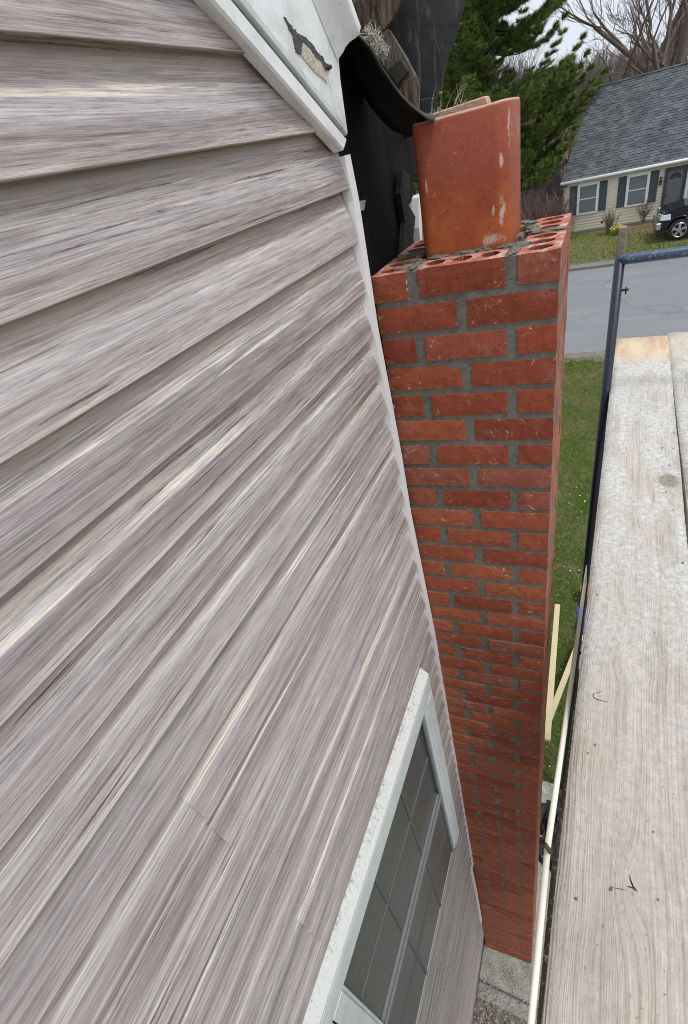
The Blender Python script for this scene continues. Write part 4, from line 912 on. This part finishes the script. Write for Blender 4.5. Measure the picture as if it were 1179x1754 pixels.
# wheel-arch lips
for cx_ in (.80, 4.3):
    a_ = arch(cx_, .47, 12); tcx(MB().tube([(TX + x, TY0 - .01, TZ + z) for x, z in a_], .03, 6).build('arch_lip', 'black_car', smooth=True))
side([(.18, 1.0), (.6, 1.085), (1.5, 1.17), (1.5, 1.24), (.9, 1.20), (.35, 1.10)], TY0 + .18, TY0 + TW - .18, 'bonnet', 'black_car')
cabp = [(1.45, 1.17), (2.15, 1.75), (2.5, 1.83), (3.5, 1.82), (3.75, 1.2)]
v = []; n = len(cabp)
for s, ins_ in ((0, .06), (1, .06)):
    for (a, b) in cabp:
        tap = .06 + .18 * max(0, (b - 1.17)) / .66; y = TY0 + tap if s == 0 else TY0 + TW - tap; v.append((TX + a, y, TZ + b))
tcx(MB().add(v, [tuple(range(n)), tuple(range(2 * n - 1, n - 1, -1))] + [(i, i + n, (i + 1) % n + n, (i + 1) % n) for i in range(n)]).build('cab', 'black_car'))
def tap(b): return .06 + .18 * max(0, (b - 1.17)) / .66
for wn in ([(1.72, 1.24), (2.2, 1.66), (2.5, 1.72), (2.5, 1.24)], [(2.58, 1.24), (2.58, 1.72), (3.4, 1.72), (3.58, 1.24)]):
    tcx(MB().prism([(TX + a, TY0 + tap(b) - .006, TZ + b) for a, b in wn], (0, .004, 0)).build('side_window', 'car_glass'))
tcx(MB().prism([(TX + 1.50, TY0 + .15, TZ + 1.22), (TX + 2.13, TY0 + .28, TZ + 1.745), (TX + 2.13, TY0 + TW - .28, TZ + 1.745), (TX + 1.50, TY0 + TW - .15, TZ + 1.22)], (-.01, 0, .01)).build('windscreen', 'car_glass'))
o = tcx(MB().box((TX - .04, TY0 - .03, TZ + .48), (TX + .16, TY0 + TW + .03, TZ + .74)).build('bumper', 'chrome', bevel=.03)); tcx(MB().box((TX - .02, TY0 + .02, TZ + .38), (TX + .3, TY0 + TW - .02, TZ + .475)).build('air_dam', 'tyre', bevel=.02))
for y in (TY0, TY0 + TW - .3): tcx(MB().prism([(TX + .09, y - .012, TZ + .82), (TX + .45, y - .012, TZ + .80), (TX + .42, y - .012, TZ + 1.02), (TX + .14, y - .012, TZ + 1.0)], (-.012, .32, 0)).build('headlight', 'lamp_glass', bevel=.01))
tcx(MB().box((TX + .05, TY0 + .34, TZ + .78), (TX + .12, TY0 + TW - .34, TZ + 1.02)).build('grille', 'chrome', bevel=.02))
tcx(MB().box((TX + 1.72, TY0 - .18, TZ + 1.2), (TX + 1.86, TY0 + .02, TZ + 1.42)).build('wing_mirror', 'black_car', bevel=.03))
tcx(MB().box((TX + 2.2, TY0 - .03, TZ + 1.02), (TX + 2.4, TY0 - .002, TZ + 1.06)).build('door_handle', 'chrome', bevel=.005))
def wheel(cx_, yo, sgn):
    w = bpy.data.objects.new('wheel', None); w.location = (TX + cx_, yo, TZ + .395); link(w); tcx(w)
    R0 = .395; prof = [(.24, 0), (.36, .0), (.39, .03), (.395, .12), (.39, .22), (.36, .25), (.24, .25)]; m = 28; v = []; f = []
    for i in range(m):
        a = 2 * math.pi * i / m
        for r, y in prof: v.append((r * math.cos(a), y * sgn, r * math.sin(a)))
    k = len(prof)
    for i in range(m):
        for j in range(k - 1): f.append((i * k + j, i * k + j + 1, ((i + 1) % m) * k + j + 1, ((i + 1) % m) * k + j))
    o = MB().add(v, f).build('tyre', 'tyre', smooth=True); o.parent = w
    b_ = MB(); b_.tube([(0, -.012 * sgn, 0), (0, .10 * sgn, 0)], .055, 10)
    for i in range(5):
        a = 2 * math.pi * i / 5 + .3; c, s = math.cos(a), math.sin(a); pr = Vector((-s, 0, c))
        q = [Vector((c * .04, 0, s * .04)) + pr * .035, Vector((c * .235, 0, s * .235)) + pr * .06, Vector((c * .235, 0, s * .235)) - pr * .06, Vector((c * .04, 0, s * .04)) - pr * .035]
        b_.prism(q, (0, .03 * sgn, 0))
    b_.tube([(.245 * math.cos(2 * math.pi * i / 24), 0, .245 * math.sin(2 * math.pi * i / 24)) for i in range(25)], .016, 6)
    o = b_.build('rim', 'rim'); o.parent = w
    o = MB().tube([(0, .11 * sgn, 0), (0, .13 * sgn, 0)], .24, 20).build('brake_disc', 'tyre'); o.parent = w
for cx_ in (.80, 4.3): wheel(cx_, TY0 - .02, 1); wheel(cx_, TY0 + TW + .02, -1)

# ================================================================== TREES
def limb(V, F, p, d, L, r, depth, r_, spread=.5, up=.15, nside=4, kids=(2, 3), taper=.62, minr=.004):
    segs = 3; pts = [p]; rs = [r]; q = p.copy(); dd = d.copy()
    for s in range(segs):
        dd = (dd + Vector((r_.gauss(0, .13), r_.gauss(0, .13), r_.gauss(0, .09) + up * .25))).normalized(); q = q + dd * L / segs; pts.append(q.copy()); rs.append(max(minr, r * (1 - (1 - taper) * (s + 1) / segs)))
    ns = nside if r > .03 else 3; base = len(V)
    for i, pt in enumerate(pts):
        a = dd.cross(Vector((.3, .5, .81))).normalized(); b = dd.cross(a)
        for k in range(ns): V.append(pt + (a * math.cos(6.283 * k / ns) + b * math.sin(6.283 * k / ns)) * rs[i])
    for i in range(len(pts) - 1):
        for k in range(ns): F.append((base + i * ns + k, base + i * ns + (k + 1) % ns, base + (i + 1) * ns + (k + 1) % ns, base + (i + 1) * ns + k))
    if depth <= 0: return
    for i in range(1, segs + 1):
        for _ in range(r_.choice(kids) if i == segs else r_.choice((1, 1, kids[0]))):
            ax = Vector((r_.gauss(0, 1), r_.gauss(0, 1), r_.gauss(0, .6))); nd = (dd + ax.normalized() * spread * r_.uniform(.6, 1.4)).normalized()
            limb(V, F, pts[i], nd, L * r_.uniform(.55, .8), rs[i] * r_.uniform(.42, .62), depth - 1, r_, spread, up, nside, kids, taper, minr)
def bare(name, stems, depth, seed, mat, minr=.006, spread=.55, up=.2, loc=(0, 0, 0), kids=(2, 3)):
    r_ = random.Random(seed); V = []; F = []
    for (p, d, L, r) in stems: limb(V, F, Vector(p), Vector(d).normalized(), L, r, depth, r_, spread, up, 5, kids, .66, minr)
    o = meshobj(name, V, F, mat, smooth=True, loc=loc); return o
G = 'bare trees behind the cream house'
def tat(u, v_, y): p_ = hit(u, v_, 1, y); return p_
p = tat(1112, 128, 44)
t1 = bare('bare_tree', [((0, 0, 0), (.05, 0, 1), p.z - ZG, .42), ((0, 0, p.z - ZG), (-.8, 0, 1), 4.6, .17), ((.1, 0, p.z - ZG), (.5, 0, 1), 4.8, .19), ((.05, 0, p.z - ZG - .3), (-.1, .2, 1), 4.4, .12), ((0, 0, p.z - ZG - .4), (-.3, -.3, 1), 2.6, .10), ((.1, .0, p.z - ZG - .2), (1.2, .1, .8), 2.6, .10)], 4, 3, 'bark', .011, .50, .28, (p.x, 44, ZG), (1, 2))
tag(t1, 'big bare tree with forked dark trunk directly behind the roof ridge', 'tree', G)
p = tat(1172, 100, 40)
t2 = bare('bare_tree', [((0, 0, 0), (.03, 0, 1), 6.0, .36), ((0.05, 0, 5.8), (.25, 0, 1), 5.2, .27), ((0, 0, 5.0), (-.5, .2, 1), 3.0, .12)], 4, 11, 'bark', .011, .55, .2, (p.x - .2, 40, ZG), (1, 2))
tag(t2, 'thick leaning bare trunk behind the right part of the shingle roof', 'tree', G)
proto = bare('bare_tree', [((0, 0, 0), (0, 0, 1), 3.4, .15), ((0, 0, 3.2), (.25, .1, 1), 2.6, .09), ((0, 0, 3.0), (-.3, -.1, 1), 2.4, .08)], 4, 21, 'twig_grey', .009, .5, .35, (-1.7, 50, ZG - 1.2))
tag(proto, 'slender grey bare tree in the sky gap beside the pine', 'tree', G)
lab2 = ['thin bare tree left of the shingle roof corner', 'thin bare tree above the shingle roof corner', 'thin bare tree behind the left roof slope', 'short bare tree behind the middle of the roof', 'tall thin bare tree between the fork and the sky gap', 'thin bare tree behind the right trunk', 'thin bare tree beyond the pine boughs', 'far thin bare tree standing low on the hill', 'crooked bare tree deep in the wood']
for i, (x, y, s) in enumerate([(-3.4, 52, .8), (-.4, 62, .72), (2.2, 66, .8), (4.6, 60, .8), (1.2, 70, .9), (8.2, 58, 1.0), (-5.2, 45, .9), (-8, 56, 1.1), (11, 60, 1.3)]):
    c = recopy(proto, (x, y, ZG - .2), random.uniform(0, 6), s); c['label'] = lab2[i]
# far wood on the hill: one mass
r_ = random.Random(5); V = []; F = []
for i in range(800):
    y = 56 + 85 * r_.random() ** 1.2; x = r_.uniform(-.62, .50) * y * .9 + 2; zg = ZG + 8.5 * (1 - math.exp(-(y - 46) / 60)) - .8; H = r_.uniform(3.2, 5.6); k = len(V)
    def ln(p0, p1, w0, w1):
        k = len(V); ax = Vector((1, 0, 0)); V.extend([p0 - ax * w0, p0 + ax * w0, p1 + ax * w1, p1 - ax * w1]); F.append((k, k + 1, k + 2, k + 3)); k = len(V); ay = Vector((0, 1, 0)); V.extend([p0 - ay * w0, p0 + ay * w0, p1 + ay * w1, p1 - ay * w1]); F.append((k, k + 1, k + 2, k + 3))
    b = Vector((x, y, zg)); tpt = b + Vector((r_.uniform(-.5, .5), 0, H)); ln(b, tpt, .09, .02)
    for j in range(26):
        t_ = r_.uniform(.2, .97); s = b.lerp(tpt, t_); e = s + Vector((r_.gauss(0, .9), r_.gauss(0, .9), r_.uniform(.3, 1.5))) * (1.15 - t_); ln(s, e, .045, .02)
        for q in range(3):
            s2 = s.lerp(e, r_.uniform(.3, 1)); ln(s2, s2 + Vector((r_.gauss(0, .4), 0, r_.uniform(.1, .7))), .024, .012)
tag(meshobj('hillside_wood', V, F, 'twig_brown'), 'distant brown leafless wood covering the hillside', 'wood', kind='stuff')
# pines
def pine(name, H, Lmax, seed, loc, label, dens=1.0, zlow=.15, gap=None):
    r_ = random.Random(seed); root = empty(name, loc, label=label, cat='pine tree', group='white pines beside the cream house')
    V = []; F = []; N_ = []
    def tub(p0, p1, r0, r1, n=5):
        d = (p1 - p0).normalized(); a = d.cross(Vector((.31, .57, .76))).normalized(); b = d.cross(a); k = len(V)
        for p_, r in ((p0, r0), (p1, r1)):
            for i in range(n): V.append(p_ + (a * math.cos(6.283 * i / n) + b * math.sin(6.283 * i / n)) * r)
        for i in range(n): F.append((k + i, k + (i + 1) % n, k + n + (i + 1) % n, k + n + i))
    for i in range(10): tub(Vector((.1 * math.sin(i), 0, H * i / 10)), Vector((.1 * math.sin(i + 1), 0, H * (i + 1) / 10)), .24 * (1 - i / 10.5), .24 * (1 - (i + 1) / 10.5), 8)
    h = H * zlow
    while h < H * .98:
        for b in range(r_.choice((4, 5, 5))):
            az = r_.uniform(0, 6.283)
            if gap and gap[0] < h < gap[1] and math.cos(az) > .35: continue
            L = Lmax * (1 - (h / H)) ** .6 * r_.uniform(.65, 1.1) + .3; d = Vector((math.cos(az), math.sin(az), 0)); p0 = Vector((0, 0, h)); rise = r_.uniform(.05, .35)
            prev = p0; nb = max(4, int(L / .32))
            for s in range(1, nb + 1):
                t_ = s / nb; q = p0 + d * L * t_ + Vector((0, 0, L * (rise * t_ * t_ * 1.2 - .12 * math.sin(t_ * 3)))) + Vector((r_.gauss(0, .05), r_.gauss(0, .05), 0)); tub(prev, q, .035 * (1.1 - t_) * (L / 3) ** .5, .035 * (1.05 - t_) * (L / 3) ** .5, 4)
                if t_ > .22:
                    for sd_ in (-1, 1):
                        for _ in range(1 if t_ < .5 else 2):
                            sl = L * .30 * (1.15 - t_) * r_.uniform(.5, 1.2) + .12; dd = (d * r_.uniform(.5, 1) + Vector((-d.y, d.x, 0)) * sd_ * r_.uniform(.3, 1.0) + Vector((0, 0, r_.uniform(.0, .5)))).normalized(); e = q + dd * sl; tub(q, e, .010, .005, 3)
                            m = int((3 + sl * 7) * dens)
                            for j in range(m): N_.append((q.lerp(e, (j + .5 + r_.random() * .5) / m), dd))
                prev = q
            N_.append((prev, d))
        h += r_.uniform(.24, .38)
    n = len(N_); P_ = np.array([x[0] for x in N_]); D_ = np.array([x[1] for x in N_]); K = 12; g_ = np.random.default_rng(seed)
    P2 = np.repeat(P_, K, 0); D2 = np.repeat(D_, K, 0) + g_.normal(0, .62, (n * K, 3)) + np.array([0, 0, .25]); D2 /= np.linalg.norm(D2, axis=1)[:, None]; Ln = g_.uniform(.14, .30, (n * K, 1)); sd_ = np.cross(D2, g_.normal(0, 1, (n * K, 3))); sd_ /= np.linalg.norm(sd_, axis=1)[:, None]
    VV = np.empty((n * K, 3, 3)); VV[:, 0] = P2 - sd_ * .013; VV[:, 1] = P2 + sd_ * .013; VV[:, 2] = P2 + D2 * Ln
    me = bpy.data.meshes.new('crown'); c = n * K; me.vertices.add(3 * c); me.vertices.foreach_set('co', VV.reshape(-1)); me.loops.add(3 * c); me.loops.foreach_set('vertex_index', np.arange(3 * c)); me.polygons.add(c); me.polygons.foreach_set('loop_start', np.arange(0, 3 * c, 3)); me.update(); me.validate(); me.materials.append(MAT['needles'])
    cr_ = bpy.data.objects.new('crown', me); link(cr_, root); cr_['kind'] = 'stuff'
    meshobj('trunk', V, F, 'pine_bark', root, smooth=True); return root
pine('white_pine', 21, 5.0, 4, (-5.3, 31.5, ZG), 'tall dense white pine rising behind the clay flue', 1.4, .12, (6.8, 8.0))
pine('white_pine', 4.9, 2.5, 9, (-4.0, 32.8, ZG), 'shorter white pine with light boughs beside the shingle roof', 1.3, .28)
pine('white_pine', 18, 4.2, 15, (-8.6, 35, ZG), 'white pine mostly hidden behind the dark metal panel', 1.0)
# ------------------------------------------------------------------ shrubs
def shrub(name, n, H, sp, seed, mat, loc, label, cat='shrub', group=None, depth=1, minr=.006):
    r_ = random.Random(seed); st_ = []
    for i in range(n): a = r_.uniform(0, 6.283); st_.append(((r_.gauss(0, .06), r_.gauss(0, .06), 0), (math.cos(a) * sp * r_.random(), math.sin(a) * sp * r_.random(), 1), H * r_.uniform(.4, .65), .012))
    o = bare(name, st_, depth, seed, mat, minr, .4, .3, loc); return tag(o, label, cat, group)
q = hit(1043, 401, 2, ZG + .1); shrub('bare_shrub', 34, 1.05, .45, 3, 'twig_brown', (q.x, q.y - .05, ZG + .1), 'brown bare upright shrub between the two front windows', depth=1)
q = hit(1102, 384, 2, ZG + .1)
ps = shrub('pink_shrub', 22, .95, .5, 8, 'twig_brown', (q.x, q.y + .1, ZG + .2), 'pinkish budding shrub under the right front window')
def leaves(name, n, c, r, s, mat, parent=None, seed=1):
    g_ = np.random.default_rng(seed); P_ = g_.normal(0, 1, (n, 3)); P_ /= np.linalg.norm(P_, axis=1)[:, None]; P_ *= (g_.random((n, 1)) ** .4); P_ = P_ * np.array(r) + np.array(c); a = g_.normal(0, 1, (n, 3)); b = g_.normal(0, 1, (n, 3)); a /= np.linalg.norm(a, axis=1)[:, None]; b /= np.linalg.norm(b, axis=1)[:, None]
    V = np.stack([P_ - a * s, P_ + a * s, P_ + b * s * 1.6], 1).reshape(-1, 3); return meshobj(name, V.tolist(), [(3 * i, 3 * i + 1, 3 * i + 2) for i in range(n)], mat, parent)
o = leaves('buds', 700, (0, 0, .68), (.42, .3, .38), .016, 'pink_bloom', ps); o['kind'] = 'stuff'
q = hit(1056, 402, 2, ZG + .1); fl = leaves('daffodil_clump', 500, (0, 0, .14), (.36, .18, .18), .03, 'shoot_green'); fl.location = (q.x, q.y - .1, ZG + .11); tag(fl, 'clump of yellow daffodils by the cream house wall', 'flowers')
o = leaves('blooms', 240, (0, 0, .30), (.36, .18, .12), .03, 'yellow_bloom', fl, 4)
q = hit(978, 400, 1, 28.2)
for i, (x, y, s, lb) in enumerate([(-1.95, 27.9, 1.6, 'brown brush right beside the cream house corner'), (-2.5, 28.6, 2.0, 'brown brush thicket left of the cream house'), (-3.1, 27.6, 1.7, 'brown brush thicket just right of the clay flue'), (-3.9, 28.8, 2.1, 'tall brown brush behind the clay flue'), (-1.35, 27.6, 1.1, 'small bare shrub at the cream house corner'), (-2.9, 30.0, 2.4, 'tallest brown brush under the pine boughs'), (-4.6, 27.2, 1.6, 'brown brush hidden partly by the flue'), (-2.1, 30.5, 2.6, 'tall brush against the hill by the roof edge')]):
    shrub('brush', 30, s, .6, 30 + i, 'twig_grey' if i % 2 else 'twig_brown', (x, y, ZG + .1), lb, 'brush', 'brown brush beside the cream house', 2 if s > 1.2 else 1, .007)
